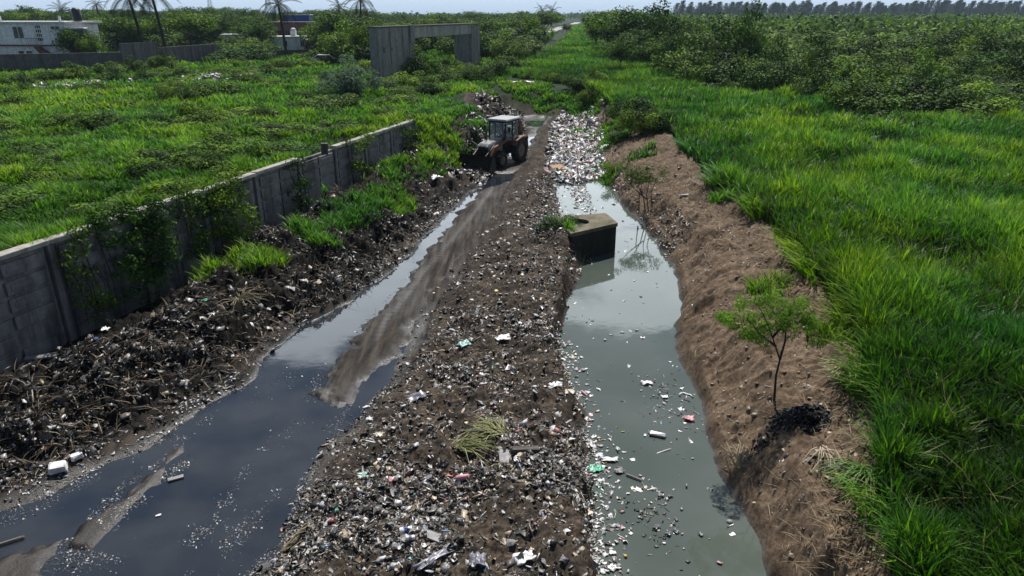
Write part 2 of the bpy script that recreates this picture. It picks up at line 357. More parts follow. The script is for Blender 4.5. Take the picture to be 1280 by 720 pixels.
# arching edge leaves lying out over the bare bank
ex, ey = scatter(5200, lambda y: edge_r(y)-.35, lambda y: edge_r(y)+.5, 8, 45, power=.6, seed=14)
k = rng.random(len(ex)) < sst(.05, .6, fbm(ex, ey, .55, 3, 19)); ex, ey = ex[k], ey[k]; n_ = len(ex)
B2 = blades(ex, ey, H(ex, ey), .8+.4*rng.random(n_), .02+.0012*ey, .65+.3*rng.random(n_), np.clip(.7+.25*rng.normal(0,1,n_), 0, 1), 4, rng.normal(3.4, .7, n_), 6)
tag(blade_obj('tall_grass', [B1, B2], gA), 'tall bright green cane grass filling the right side field', 'grass', kind='stuff')

# strip of reeds running away between thicket and left field
def mid_l(y): return np.interp(y, [60,68,76,84,90,110,160,300,500],[9,8.5,6,1,-3,2,10,24,40])
def mid_r(y): return np.interp(y, [60,72,85,110,160,300,500],[17,18.5,19,19.5,23,40,66])
mx_, my_ = scatter(60000, mid_l, mid_r, 60, 480, power=1.5, seed=21)
clump = fbm(mx_, my_, .2, 3, 93); n_ = len(mx_)
B = blades(mx_, my_, H(mx_, my_, False), .9+.5*clump+.4*rng.random(n_), .0021*my_, .3+.4*rng.random(n_), np.clip(.5+.35*clump+.2*rng.normal(0,1,n_), 0, 1), 2, None, 7)
tag(blade_obj('reed_strip', [B], gA), 'green reeds covering the old canal strip that runs to the horizon', 'reeds', kind='stuff')

# rough grass of the left field
gB = grass_mat('meadow_grass', (.012,.034,.008), (.065,.185,.018), (.21,.36,.06), .38, [(.34,(.55,.72,.9)),(.5,(1,1,.85)),(.64,(1.6,1.12,.6))])
def wl(y): return np.where(y < 43, wall_x(y)-.32, np.interp(y, [43,50,60,66,75,110,200,400],[-5.6,-4.8,-3.8,-3.2,-1,2,10,28]))
def ll(y): return -(y*.80+5)
lx, ly = scatter(230000, ll, wl, 13, 330, power=1.15, seed=31)
clump = fbm(lx, ly, .22, 3, 94); fine = fbm(lx, ly, 1.1, 3, 95); n_ = len(lx)
k = rng.random(n_) < np.clip(.8+.5*fine, .25, 1); lx, ly, clump, fine = lx[k], ly[k], clump[k], fine[k]; n_ = len(lx)
hh = np.clip(.42+.30*clump+.32*fine, .12, 1.4)+.2*rng.random(n_)
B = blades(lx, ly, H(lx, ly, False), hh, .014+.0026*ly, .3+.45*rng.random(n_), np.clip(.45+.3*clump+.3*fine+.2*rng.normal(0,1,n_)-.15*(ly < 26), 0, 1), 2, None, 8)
tag(blade_obj('meadow_grass', [B], gB), 'rough green grass over the walled field on the left', 'grass', kind='stuff')

# weeds on the left bank and here and there on the banks
def patch(cx_, cy_, r_, n, h_, seed, z=None):
    r = np.random.default_rng(seed); a = r.random(n)*6.28; q_ = np.sqrt(r.random(n))*r_
    return cx_+np.cos(a)*q_, cy_+np.sin(a)*q_*1.3
XX = []; YY = []
for i, (a, b_, z_, r_, n) in enumerate([(300,330,1.2,.9,900),(330,325,1.2,.7,600),(400,285,1.3,1.1,1500),(440,262,1.3,1.2,1700),(480,240,1.4,1.4,2000),(500,215,1.4,1.4,1500),(520,195,1.5,1.5,1500),(545,182,1.6,1.5,1500),(530,210,1.2,1.2,1000),(560,165,1.8,2.2,2500),(575,150,2,2.4,2500),(590,120,2,3,3000),(540,140,2.4,2.5,2500),(390,255,1,.8,600),(250,350,1,.6,350),(495,175,2,1.2,2200),(470,195,2,1.1,1400),(440,215,1.6,1.0,1100),
        (660,110,2,3,2500),(700,118,1.8,2.5,2500),(735,150,1.2,1.6,1500),(760,165,1.4,1.6,1500),(790,150,1.6,2,2200),(740,125,1.6,2,2000),(760,205,1,.9,500),(800,195,1.3,1.0,400),(1035,425,1.6,.5,350),(1085,590,1.4,.5,300),(960,370,1.4,.6,300),(905,250,1.7,.6,300),(745,200,.6,.6,300),(722,288,1.1,.45,260),(712,280,1.0,.4,200),(620,540,.5,.25,10)]):
    x, y, _ = P(a, b_, z_); p_ = patch(x, y, r_, n, .4, 100+i); XX.append(p_[0]); YY.append(p_[1])
XX = np.concatenate(XX); YY = np.concatenate(YY); n_ = len(XX); cl = fbm(XX, YY, 1.2, 2, 96)
k = (rng.random(n_) < np.clip(.6+.6*cl, .05, 1)) & ~((XX < wall_x(YY)+.25) & (YY < 42)); XX, YY, cl = XX[k], YY[k], cl[k]; n_ = len(XX)
B = blades(XX, YY, H(XX, YY), .3+.25*cl+.3*rng.random(n_), .012+.0016*YY, .35+.4*rng.random(n_), np.clip(.5+.3*cl+.2*rng.normal(0,1,n_), 0, 1), 3, None, 9)
tag(blade_obj('bank_weeds', [B], gB), 'ragged tufts of green weeds growing on the earth banks', 'weeds', kind='stuff')

# straw and cut stalks on the right bank
strawm = grass_mat('straw', (.10,.07,.04), (.22,.165,.10), (.42,.35,.24), .1, [(.3,(.8,.8,.8)),(.6,(1.1,1.1,1.1))])
sx, sy = scatter(7000, lambda y: L_H(y)[0]+.25, lambda y: L_I(y)[0]+.4, 8, 45, power=.8, seed=41)
k = rng.random(len(sx)) < np.clip(.2+1.1*fbm(sx, sy, .6, 3, 97), .03, 1); sx, sy = sx[k], sy[k]; n_ = len(sx)
B = blades(sx, sy, H(sx, sy)+.06, .12+.38*rng.random(n_)**2, .006+.0007*sy, .95+.1*rng.random(n_), rng.random(n_), 3, None, 10)
B_ = list(B); bz = np.repeat(H(sx, sy), 7); B_[0][:,2] = bz+.02+(B_[0][:,2]-bz)*.3
s2x, s2y = scatter(1100, lambda y: L_B(y)[0]-.5, lambda y: L_C(y)[0], 12, 34, power=1, seed=42); n2_ = len(s2x)
B2 = list(blades(s2x, s2y, H(s2x, s2y)+.1, .25+.5*rng.random(n2_), .02+0*s2x, .9+0*s2x, .5*rng.random(n2_), 3, None, 11))
bz = np.repeat(H(s2x, s2y), 7); B2[0][:,2] = bz+.06+(B2[0][:,2]-bz)*.35
s3x, s3y = scatter(1700, lambda y: edge_r(y)+.1, right_lim, 6, 60, power=.8, seed=43); k = rng.random(len(s3x)) < np.clip(.5+.9*fbm(s3x, s3y, .35, 3, 98), .1, 1); s3x, s3y = s3x[k], s3y[k]; n3_ = len(s3x)
B3 = blades(s3x, s3y, H(s3x, s3y, False), 1.05+.5*rng.random(n3_), .016+.0012*s3y, .2+.7*rng.random(n3_), .2+.7*rng.random(n3_), 3, None, 12)
tag(blade_obj('straw', [tuple(B_), tuple(B2), B3], strawm), 'pale dry straw and cut stalks strewn over the bare banks', 'straw', kind='stuff')

# ------------------------------------------------------------------ litter (uncountable rubbish)
def tmpl_sheet():
    v = np.array([(i-1, j-1, 0) for j in range(3) for i in range(3)], float)*.5
    f = np.array([(j*3+i, j*3+i+1, j*3+i+4, j*3+i+3) for j in range(2) for i in range(2)]); return v, f
def tmpl_box():
    v = np.array([(x, y, z) for z in (-.5,.5) for y in (-.5,.5) for x in (-.5,.5)], float)
    f = np.array([(0,2,3,1),(4,5,7,6),(0,1,5,4),(2,6,7,3),(0,4,6,2),(1,3,7,5)]); return v, f
def tmpl_cyl(n=6):
    a = np.arange(n)*2*np.pi/n; c = np.stack([0*a, np.cos(a)*.5, np.sin(a)*.5], -1)
    v = np.concatenate([c+[-.5,0,0], c+[.5,0,0]]); f = [(i, (i+1)%n, (i+1)%n+n, i+n) for i in range(n)]
    f += [(3,2,1,0),(5,4,3,0),(6,7,8,9),(6,9,10,11)]; return v, np.array(f)
def tmpl_stick():
    v, f = tmpl_box(); return v, f
def tmpl_bag():
    g = {}; V = []; F = []
    def vid(p):
        p = tuple(p)
        if p not in g: g[p] = len(V); V.append(np.array(p, float)/np.linalg.norm(p)*.5)
        return g[p]
    for ax in range(3):
        for sg in (-1, 1):
            for i in (-1, 0):
                for j in (-1, 0):
                    c = []
                    for di, dj in ((0,0),(1,0),(1,1),(0,1)):
                        p = [0,0,0]; p[ax] = sg; p[(ax+1)%3] = i+di; p[(ax+2)%3] = j+dj; c.append(vid(p))
                    F.append(c if sg > 0 else c[::-1])
    return np.array(V), np.array(F)
PAL = np.array([(.75,.75,.77),(.5,.5,.52),(.30,.29,.29),(.16,.14,.13),(.06,.055,.05),(.015,.014,.013),(.28,.22,.15),(.55,.45,.33),(.10,.25,.45),(.55,.14,.13),(.55,.35,.36),(.10,.35,.22),(.10,.30,.34),(.65,.5,.12)])
def litter(x, y, z, size, pw, seed, flat=.3, kinds=(.45,.12,.13,.30,0)):
    r = np.random.default_rng(seed); n = len(x); pw = np.array(pw, float); pw /= pw.sum()
    ci = r.choice(len(PAL), n, p=pw); col = PAL[ci]*(.6+.6*r.random((n,1)))
    kinds = (list(kinds)+[0]*5)[:5]; kd = r.choice(5, n, p=kinds); out = []
    for k, tm in enumerate((tmpl_sheet(), tmpl_box(), tmpl_cyl(), tmpl_stick(), tmpl_bag())):
        m = kd == k; c = m.sum(); v, f = tm
        if not c: continue
        sc = np.stack([size[m]*(.7+.6*r.random(c)), size[m]*(.35+.6*r.random(c)), size[m]*((.6+.5*r.random(c)) if k == 0 else (.1+.4*r.random(c)))], -1)
        if k == 2: sc[:,1] = sc[:,2] = size[m]*(.25+.15*r.random(c)); sc[:,0] = size[m]*(.6+.6*r.random(c))
        if k == 3: sc = np.stack([size[m]*(.9+1.7*r.random(c)**2), size[m]*(.08+.12*r.random(c)), size[m]*(.05+.08*r.random(c))], -1)
        vv = np.repeat(v[None], c, 0).copy()
        if k == 0: vv[:,:,2] += r.normal(0, .22, (c, len(v))); vv[:,:,:2] += r.normal(0, .12, (c, len(v), 2))
        elif k == 4: vv = vv*(1+r.normal(0, .22, (c, len(v), 1)))*[1, 1, .8]+r.normal(0, .05, vv.shape)
        elif k in (1, 3): vv += r.normal(0, .16, vv.shape)
        else: vv += r.normal(0, .03, vv.shape)
        vv *= sc[:,None,:]
        a = r.random(c)*6.283; tx = r.normal(0, flat, c); ty = r.normal(0, flat, c)
        ca, sa = np.cos(a), np.sin(a); cx1, sx1 = np.cos(tx), np.sin(tx); cy1, sy1 = np.cos(ty), np.sin(ty)
        X_, Y_, Z_ = vv[:,:,0], vv[:,:,1], vv[:,:,2]
        Y2 = Y_*cx1[:,None]-Z_*sx1[:,None]; Z2 = Y_*sx1[:,None]+Z_*cx1[:,None]
        X2 = X_*cy1[:,None]+Z2*sy1[:,None]; Z3 = -X_*sy1[:,None]+Z2*cy1[:,None]
        Xr = X2*ca[:,None]-Y2*sa[:,None]+x[m][:,None]; Yr = X2*sa[:,None]+Y2*ca[:,None]+y[m][:,None]; Zr = Z3+z[m][:,None]
        V = np.stack([Xr, Yr, Zr], -1).reshape(-1, 3); b0 = (np.arange(c)*len(v))[:,None,None]
        out.append((V, (f[None]+b0).reshape(-1, 4), np.repeat(col[m], len(v), 0)))
    return out
def litter_obj(name, groups, m):
    V = []; Fq = []; C_ = []; o = 0
    for g in groups:
        for v, f, c in g: V.append(v); Fq.append(f+o); C_.append(c); o += len(v)
    return link(name, npmesh(name, np.concatenate(V), [np.concatenate(Fq)], dict(col=np.concatenate(C_))), m)
def litter_mat():
    m, t, b = mat('rubbish'); a = attr(t, 'col'); n = noise(t, 30, 4, .6, obj_coord(t))
    col = mixc(t, 1., a.outputs['Color'], ramp(t, n.outputs[0], [(.35,(.35,.31,.27)),(.55,(1,1,1))]).outputs[0], 'MULTIPLY')
    t.links.new(col, b.inputs['Base Color']); b.inputs['Roughness'].default_value = .42; return m
LM = litter_mat()
#            wht gry mid drk blk  blk2 brn tan blu red pnk grn teal yel
P_MOUND = [2.2, 4, 7, 10, 15, 9, 6, 2.2, .12, .1, .25, .06, .1, .05]
P_BANK = [.45, 1.2, 2.2, 6, 18, 26, 2.5, .5, .05, .04, .08, .04, .04, .02]
P_RAFT = [16, 9, 5, 4, 4, 3, 2, 2, 1.2, 1.6, 1.6, .5, .6, .4]
P_FLOAT = [14, 5, 1.5, 1, 1, .5, .5, 1, .2, .3, 1.2, .4, .2, .3]
def dm(x, y): return np.clip(.5+.8*fbm(x, y, .45, 3, 71)+.35*fbm(x, y, 1.7, 2, 72), .16, 1)*(1-.75*np.exp(-((x-L_E(y)[0])/.9)**2)*(y > 17))*np.where((y > 17) & (x < (L_F1(y)[0]+L_F2(y)[0])*.5), .5, 1)*(1-.35*sst(15, 19, y))
x, y = scatter(80000, lambda y: L_E(y)[0]-.05, lambda y: L_G(y)[0]+.05, 7.5, 40, dm, 1.1, 51)
g1 = litter(x, y, H(x, y)+.01, (.022+.11*rng.random(len(x))**3.4)*(1+.012*y), P_MOUND, 52, .45)
x, y = scatter(46000, lambda y: L_B(y)[0]-.9, lambda y: L_C(y)[0]+.15, 11, 36, lambda x, y: np.clip(.5+.7*fbm(x, y, .5, 3, 73), .1, 1)*(1-.8*sst(26, 33, y)*(x < L_C(y)[0]-.7)), 1.0, 53)
g2 = litter(x, y, H(x, y)+.015, (.028+.15*rng.random(len(x))**3.2)*(1+.008*y), P_BANK, 54, .6, kinds=(.34,.08,.06,.52))
x, y = scatter(5200, lambda y: L_C(y)[0]-.15, lambda y: L_D(y)[0]+.25, 9, 40, lambda x, y: np.clip(.5+.9*fbm(x, y, .7, 3, 74), .1, 1), 1.0, 55)
g3 = litter(x, y, H(x, y)+.008, .03+.05*rng.random(len(x)), [5,7,6,5,5,4,2,1,.5,.2,.2,.1,.1,0], 56, .25)
# dredged heaps at the far end, the bank's rubbish beyond the wall
x, y = scatter(9000, lambda y: L_B(y)[0]-.8, lambda y: L_D(y)[0]+.3, 38, 67, lambda x, y: np.clip(.45+.8*fbm(x, y, .4, 3, 75), .08, 1), .6, 57)
g4 = litter(x, y, H(x, y)+.03, .14+.28*rng.random(len(x))**1.8, [1.6,3,4,8,14,16,4,1,.2,.1,.2,.1,.1,.1], 58, .6)
x, y = scatter(2600, lambda y: L_H(y)[0]-.1, lambda y: L_H(y)[0]+1.1, 26, 60, lambda x, y: np.clip(.4+.8*fbm(x, y, .5, 3, 76), .05, .8), .8, 59)
g5 = litter(x, y, H(x, y)+.02, .06+.09*rng.random(len(x)), P_MOUND, 60, .5)
x, y = scatter(700, lambda y: L_H(y)[0]+.2, lambda y: L_I(y)[0], 8, 45, None, .8, 61)
g6 = litter(x, y, H(x, y)+.02, .03+.06*rng.random(len(x)), [1,1,2,5,5,3,5,2,0,.3,.3,0,0,0], 62, .4)
BG = (.15,.05,.05,.05,.7)
x, y = scatter(800, lambda y: L_E(y)[0], lambda y: L_G(y)[0], 7.5, 40, dm, 1.1, 151); gb1 = litter(x, y, H(x, y), .09+.2*rng.random(len(x))**2.5, [3,4,5,5,6,4,3,1.5,.3,.3,.3,.2,.2,.1], 152, .3, BG)
x, y = scatter(900, lambda y: L_B(y)[0]-.7, lambda y: L_C(y)[0], 10, 50, None, 1.0, 153); gb2 = litter(x, y, H(x, y), .10+.25*rng.random(len(x))**2.5, [1.5,2,4,6,12,14,3,.7,.1,.1,.1,.1,.1,0], 154, .4, BG)
x, y = scatter(2600, lambda y: L_H(y)[0]+.1, lambda y: L_I(y)[0]+.2, 7.5, 50, lambda x, y: np.clip(.4+.8*fbm(x, y, .5, 3, 82), .05, 1), 1.0, 155); gb3 = litter(x, y, H(x, y), .03+.13*rng.random(len(x))**3, [0,0,0,2,1.5,.5,6,0,0,0,0,0,0,0], 156, .4, (0,.2,0,.1,.7))
tag(litter_obj('scattered_rubbish', [g1, g2, g3, g4, g5, g6, gb1, gb2, gb3], LM), 'countless scraps of plastic, clods and rubbish strewn over the mud banks', 'rubbish', kind='stuff')
# raft
x, y = scatter(10500, lambda y: L_G(y)[0]-.4, lambda y: L_H(y)[0]+.2, 38.5, 66, lambda x, y: sst(-.1, .15, y-39.6-(1.6*fbm(x, y, .35, 2, 78)+.7))*np.clip(.7+.8*fbm(x, y, .5, 2, 79), .2, 1), .8, 63)
g7 = litter(x, y, np.maximum(H(x, y), 0)+.04+.07*rng.random(len(x)), .12+.30*rng.random(len(x))**1.6, P_RAFT, 64, .5)
x, y = scatter(1300, lambda y: L_G(y)[0]-.3, lambda y: L_H(y)[0]+.1, 41, 66, None, .8, 163); g7b = litter(x, y, np.maximum(H(x, y), 0)+.08, .2+.35*rng.random(len(x))**2, P_RAFT, 164, .4, BG)
tag(litter_obj('rubbish_raft', [g7, g7b], LM), 'white and coloured rubbish choking the canal beside the loader', 'rubbish', kind='stuff')
# rubble dumped in the field
gF = []
for (a, b_, wx_, wy_, n) in [(95,106,2.2,2.2,160),(80,110,2.0,1.6,110),(160,101,1.6,1.6,50),(182,97,2.4,2.0,90),(225,94,2.8,2.2,150),(262,96,3.4,2.2,330),(285,92,3,2,200),(215,90,1.2,1.2,60),(430,133,.5,.5,20)]:
    n = int(n*.55); cx_, cy_, _ = P(a, b_, 2.5); q_ = rng.normal(0, .5, (n, 2)); fx = cx_+q_[:,0]*wx_; fy_ = cy_+q_[:,1]*wy_*2
    gF += litter(fx, fy_, H(fx, fy_)+.05+.28*rng.random(n), .2+.4*rng.random(n)**2, [10,9,7,5,4,1,5,4,.3,.2,.3,.1,.1,.1], 160+n, .5, kinds=(.5,.35,.05,.1))
tag(litter_obj('dumped_rubble', [gF], LM), 'pale rubble and rubbish dumped in the grass of the left field', 'rubble', kind='stuff')
# floating pieces along the left shore of the canal, in drifts
def dl(x, y):
    q_ = x-L_G(y)[0]; return np.exp(-(q_/.38)**2)*np.clip(.45+1.1*fbm(x*0, y, .55, 3, 80), .05, 1)+.018
x, y = scatter(7500, lambda y: L_G(y)[0]-.15, lambda y: L_H(y)[0]-.1, 8, 39.5, dl, 1.0, 65)
g8 = litter(x, y, np.maximum(H(x, y), 0)+.012, .035+.085*rng.random(len(x))**1.5, P_FLOAT, 66, .18)
cxx, cyy, _ = P(835, 500); cx2, cy2, _ = P(830, 690); cx3, cy3, _ = P(815, 640)
a_ = rng.normal(0, 1, (150, 2)); g9 = litter(cxx+a_[:,0]*.42, cyy+a_[:,1]*.95, np.full(150, .012), .03+.09*rng.random(150)**1.6, [9,5,4,6,9,5,1,0,1,0,1,0,0,0], 67, .2)
a_ = rng.normal(0, 1, (110, 2)); g10 = litter(cx3+a_[:,0]*.25, cy3+a_[:,1]*.6, np.full(110, .008), .03+.06*rng.random(110), [1,2,4,6,9,9,1,0,0,0,0,0,0,0], 68, .2)
cx4, cy4, _ = P(728, 245); a_ = rng.normal(0, 1, (420, 2)); k = np.abs(a_[:,0]) < 1.6; a_ = a_[k]
g11 = litter(cx4+a_[:,0]*.35-.1, cy4+a_[:,1]*3, np.full(len(a_), .012), .06+.1*rng.random(len(a_)), P_FLOAT, 69, .15)
x, y = scatter(1500, lambda y: L_G(y)[0]-.1, lambda y: L_H(y)[0]-.1, 8, 39.5, dl, 1.0, 165); g8b = litter(x, y, np.full(len(x), .01), .08+.14*rng.random(len(x))**2, P_FLOAT, 166, .15, BG)
tag(litter_obj('floating_rubbish', [g8, g8b, g9, g10, g11], LM), 'small pale scraps afloat along the left shore of the canal', 'rubbish', kind='stuff')
# scum streaks on the puddle
xs_ = []; ys_ = []; r = np.random.default_rng(70)
for (a0,b0,a1,b1,n,wd) in [(210,710,290,625,520,.13),(240,720,330,640,420,.16),(300,600,330,560,90,.1),(330,640,352,600,70,.08),(90,690,235,575,900,.10),(60,705,150,690,500,.22),(0,655,120,590,500,.16),(120,590,220,540,260,.12),(215,560,262,520,200,.12),(322,500,372,455,120,.25),(340,560,390,500,80,.3),(380,500,420,470,160,.10),(385,490,430,432,260,.09),(430,432,490,370,260,.09),(490,370,530,322,180,.10),(530,322,565,275,140,.12),(405,545,440,505,200,.12),(300,735,345,690,300,.10),(345,690,370,630,260,.10),(370,630,386,580,200,.10),(78,685,150,612,300,.08),(150,612,225,560,260,.08),(0,600,100,590,300,.3),(270,640,300,600,60,.1)]:
    p0 = np.array(P(a0,b0)[:2]); p1 = np.array(P(a1,b1)[:2]); t_ = r.random(n)[:,None]
    q_ = p0*(1-t_)+p1*t_+r.normal(0, wd, (n, 2)); kk = fbm(q_[:,0], q_[:,1], 2., 2, 81) > -.25; xs_.append(q_[kk,0]); ys_.append(q_[kk,1])
x = np.concatenate(xs_); y = np.concatenate(ys_)
g12 = litter(x, y, np.maximum(H(x, y), .001)+.003, .012+.032*rng.random(len(x))**2.5, [3,7,8,6,7,5,0,0,1.5,0,0,0,0,0], 71, .12)
tag(litter_obj('scum', [g12], LM), 'streaks of pale scum and crumbs floating on the dark puddle', 'scum', kind='stuff')

# ------------------------------------------------------------------ small mesh-code toolkit
class MB:
    def __init__(s): s.bm = bmesh.new()
    def box(s, c, d, rot=(0,0,0), bev=0, taper=1.0):
        m = Matrix.Translation(c) @ Euler(rot).to_matrix().to_4x4()
        r = bmesh.ops.create_cube(s.bm, size=1); vs_ = r['verts']
        for v in vs_:
            k = taper if v.co.z > 0 else 1
            v.co = m @ Vector((v.co.x*d[0]*k, v.co.y*d[1]*k, v.co.z*d[2]))
        if bev: bmesh.ops.bevel(s.bm, geom=list({e for v in vs_ for e in v.link_edges}), offset=bev, segments=2, affect='EDGES', profile=.6)
        return s
    def tube(s, pts, rad, n=8, cap=True):
        if not hasattr(rad, '__len__'): rad = [rad]*len(pts)
        pts = [Vector(p) for p in pts]; rings = []; up = None
        for i, p in enumerate(pts):
            d = (pts[min(i+1, len(pts)-1)]-pts[max(i-1, 0)]).normalized()
            if up is None: up = Vector((0,0,1)) if abs(d.z) < .9 else Vector((1,0,0))
            a = d.cross(up).normalized(); b = a.cross(d).normalized(); up = b
            rings.append([s.bm.verts.new(p+(a*math.cos(t)+b*math.sin(t))*rad[i]) for t in [2*math.pi*k/n for k in range(n)]])
        for r0, r1 in zip(rings, rings[1:]):
            for k in range(n): s.bm.faces.new((r0[k], r0[(k+1)%n], r1[(k+1)%n], r1[k]))
        if cap: s.bm.faces.new(rings[0][::-1]); s.bm.faces.new(rings[-1])
        return s
    def prism(s, poly, y0, y1, axis='y', bev=0):
        "polygon in (x,z) extruded along y, or in (x,y) along z"
        f = (lambda a, b, c: (a, c, b)) if axis == 'y' else (lambda a, b, c: (a, b, c))
        A = [s.bm.verts.new(f(a, b, y0)) for a, b in poly]; B = [s.bm.verts.new(f(a, b, y1)) for a, b in poly]; n = len(poly)
        fs = [s.bm.faces.new(A), s.bm.faces.new(B[::-1])]+[s.bm.faces.new((A[k], B[k], B[(k+1)%n], A[(k+1)%n])) for k in range(n)]
        if bev: bmesh.ops.bevel(s.bm, geom=list({e for fc in fs for e in fc.edges}), offset=bev, segments=2, affect='EDGES')
        return s
    def ball(s, c, r, sc=(1,1,1), sub=2):
        q = bmesh.ops.create_icosphere(s.bm, subdivisions=sub, radius=r)
        for v in q['verts']: v.co = Vector((v.co.x*sc[0], v.co.y*sc[1], v.co.z*sc[2]))+Vector(c)
        return s
    def jitter(s, a):
        for v in s.bm.verts: v.co += Vector((random.gauss(0,a), random.gauss(0,a), random.gauss(0,a)))
        return s
    def build(s, name, m, parent=None, smooth=False):
        bmesh.ops.recalc_face_normals(s.bm, faces=s.bm.faces[:])
        me = bpy.data.meshes.new(name); s.bm.to_mesh(me); s.bm.free()
        if smooth:
            for p in me.polygons: p.use_smooth = True
        return link(name, me, m, parent)
def flat(name, col, rough=.6, metal=0, var=.25, scale=6, dirt=None, spec=.4):
    m, t, b = mat(name); c = obj_coord(t); n = noise(t, scale, 7, .65, c)
    lo = tuple(max(0, k*(1-var)) for k in col); hi = tuple(k*(1+var*.6) for k in col)
    cc = ramp(t, n.outputs[0], [(.32, lo), (.62, hi)]).outputs[0]
    if dirt:
        n2 = noise(t, scale*.35, 8, .7, c); f = ramp(t, n2.outputs[0], [(.45,(0,0,0)),(.62,(1,1,1))]).outputs[0]; cc = mixc(t, f, cc, dirt)
    t.links.new(cc, b.inputs['Base Color']); b.inputs['Roughness'].default_value = rough; b.inputs['Metallic'].default_value = metal; b.inputs['Specular IOR Level'].default_value = spec
    bump(t, b, n.outputs[0], .25, .02); return m
def hz(x, y): return float(H(np.array([x]), np.array([y]))[0])
def hz0(x, y): return float(H(np.array([x]), np.array([y]), False)[0])

# concrete with vertical stains and board joints
def concrete(name, base, stain, streak=True):
    m, t, b = mat(name); c = obj_coord(t)
    n = noise(t, 3, 9, .7, c); mp_ = N(t, 'ShaderNodeMapping'); mp_.inputs['Scale'].default_value = (1.1,1.1,.16); t.links.new(c, mp_.inputs[0])
    ns = noise(t, 1.6, 7, .65, mp_.outputs[0])
    cc = ramp(t, n.outputs[0], [(.3, tuple(k*.6 for k in base)), (.55, base), (.75, tuple(k*1.2 for k in base))]).outputs[0]
    cc = mixc(t, ramp(t, ns.outputs[0], [(.45,(0,0,0)),(.68,(.9,.9,.9))]).outputs[0], cc, stain)
    t.links.new(cc, b.inputs['Base Color']); b.inputs['Roughness'].default_value = .85; b.inputs['Specular IOR Level'].default_value = .2
    bump(t, b, n.outputs[0], .4, .03); return m
CON = concrete('weathered_concrete', (.22,.215,.20), (.09,.087,.08))
CON2 = concrete('stained_wall_concrete', (.20,.195,.19), (.035,.034,.034))
COP = concrete('sunlit_pale_concrete', (.36,.34,.30), (.14,.13,.11))  # light tone puts the sun on the wall's top into the colour
DARKC = concrete('dark_concrete', (.11,.10,.09), (.04,.035,.03))

# ------------------------------------------------------------------ the retaining wall
def build_wall():
    y = np.linspace(9.5, 41.6, 12); bays = [(float(wall_x(a)), float(a)) for a in y]
    root = tag(empty('block_wall', (bays[0][0], bays[0][1], 0)), 'long stained concrete block wall holding back the green field on the left', 'wall')
    ox, oy = bays[0]
    for i in range(len(bays)-1):
        (x0, y0), (x1, y1) = bays[i], bays[i+1]
        L = math.hypot(x1-x0, y1-y0); a = math.atan2(y1-y0, x1-x0)
        def W(u, off, z): return (x0-ox+math.cos(a)*u+math.sin(a)*off, y0-oy+math.sin(a)*u-math.cos(a)*off, z)
        base = -.4; ht = WT-.12
        mb = MB(); mb.box(W(L/2, -.09, (base+ht)/2), (L-.32, .16, ht-base), (0,0,a))
        rows = 6; cols = 2; ch = (ht-.15)/rows; cw = (L-.4)/cols
        for r_ in range(rows):
            for c_ in range(cols):
                k = random.random()
                if k < .05: continue
                zc = .08+ch*(r_+.5); uc = .2+cw*(c_+.5); th = .045+.02*random.random()
                mb.box(W(uc, -.01+th/2, zc), (cw-.10, th+.02, ch-.12), (0, random.gauss(0,.012), a), .015)
                if k > .3: mb.box(W(uc, th+.002, zc), (cw-.34, .03, ch-.34), (0,0,a), .012)
        mb.build('wall_panel', CON2, root)
        MB().box(W(0, -.05, (base+ht)/2), (.2, .26, ht-base), (0,0,a), .02).build('post', CON2, root)
        if i not in (7,):
            MB().box(W(L/2, -.05, WT-.06+random.gauss(0,.012)), (L-.02, .34, .13), (0, random.gauss(0,.004), a), .02).jitter(.006).build('coping', COP, root)
    (x1, y1) = bays[-1]
    MB().box((x1-ox, y1-oy, 1.4), (.34,.34,3.6), (0,0,.2), .02).build('post', CON2, root)
    g = tag(empty('concrete_stump', (*P(406,190,3.2)[:2], 3.1)), 'small dark concrete post stub sticking up above the block wall', 'post')
    MB().box((0,0,.25), (.3,.3,.5), (0,.06,.3), .03).build('stub', DARKC, g)
build_wall()

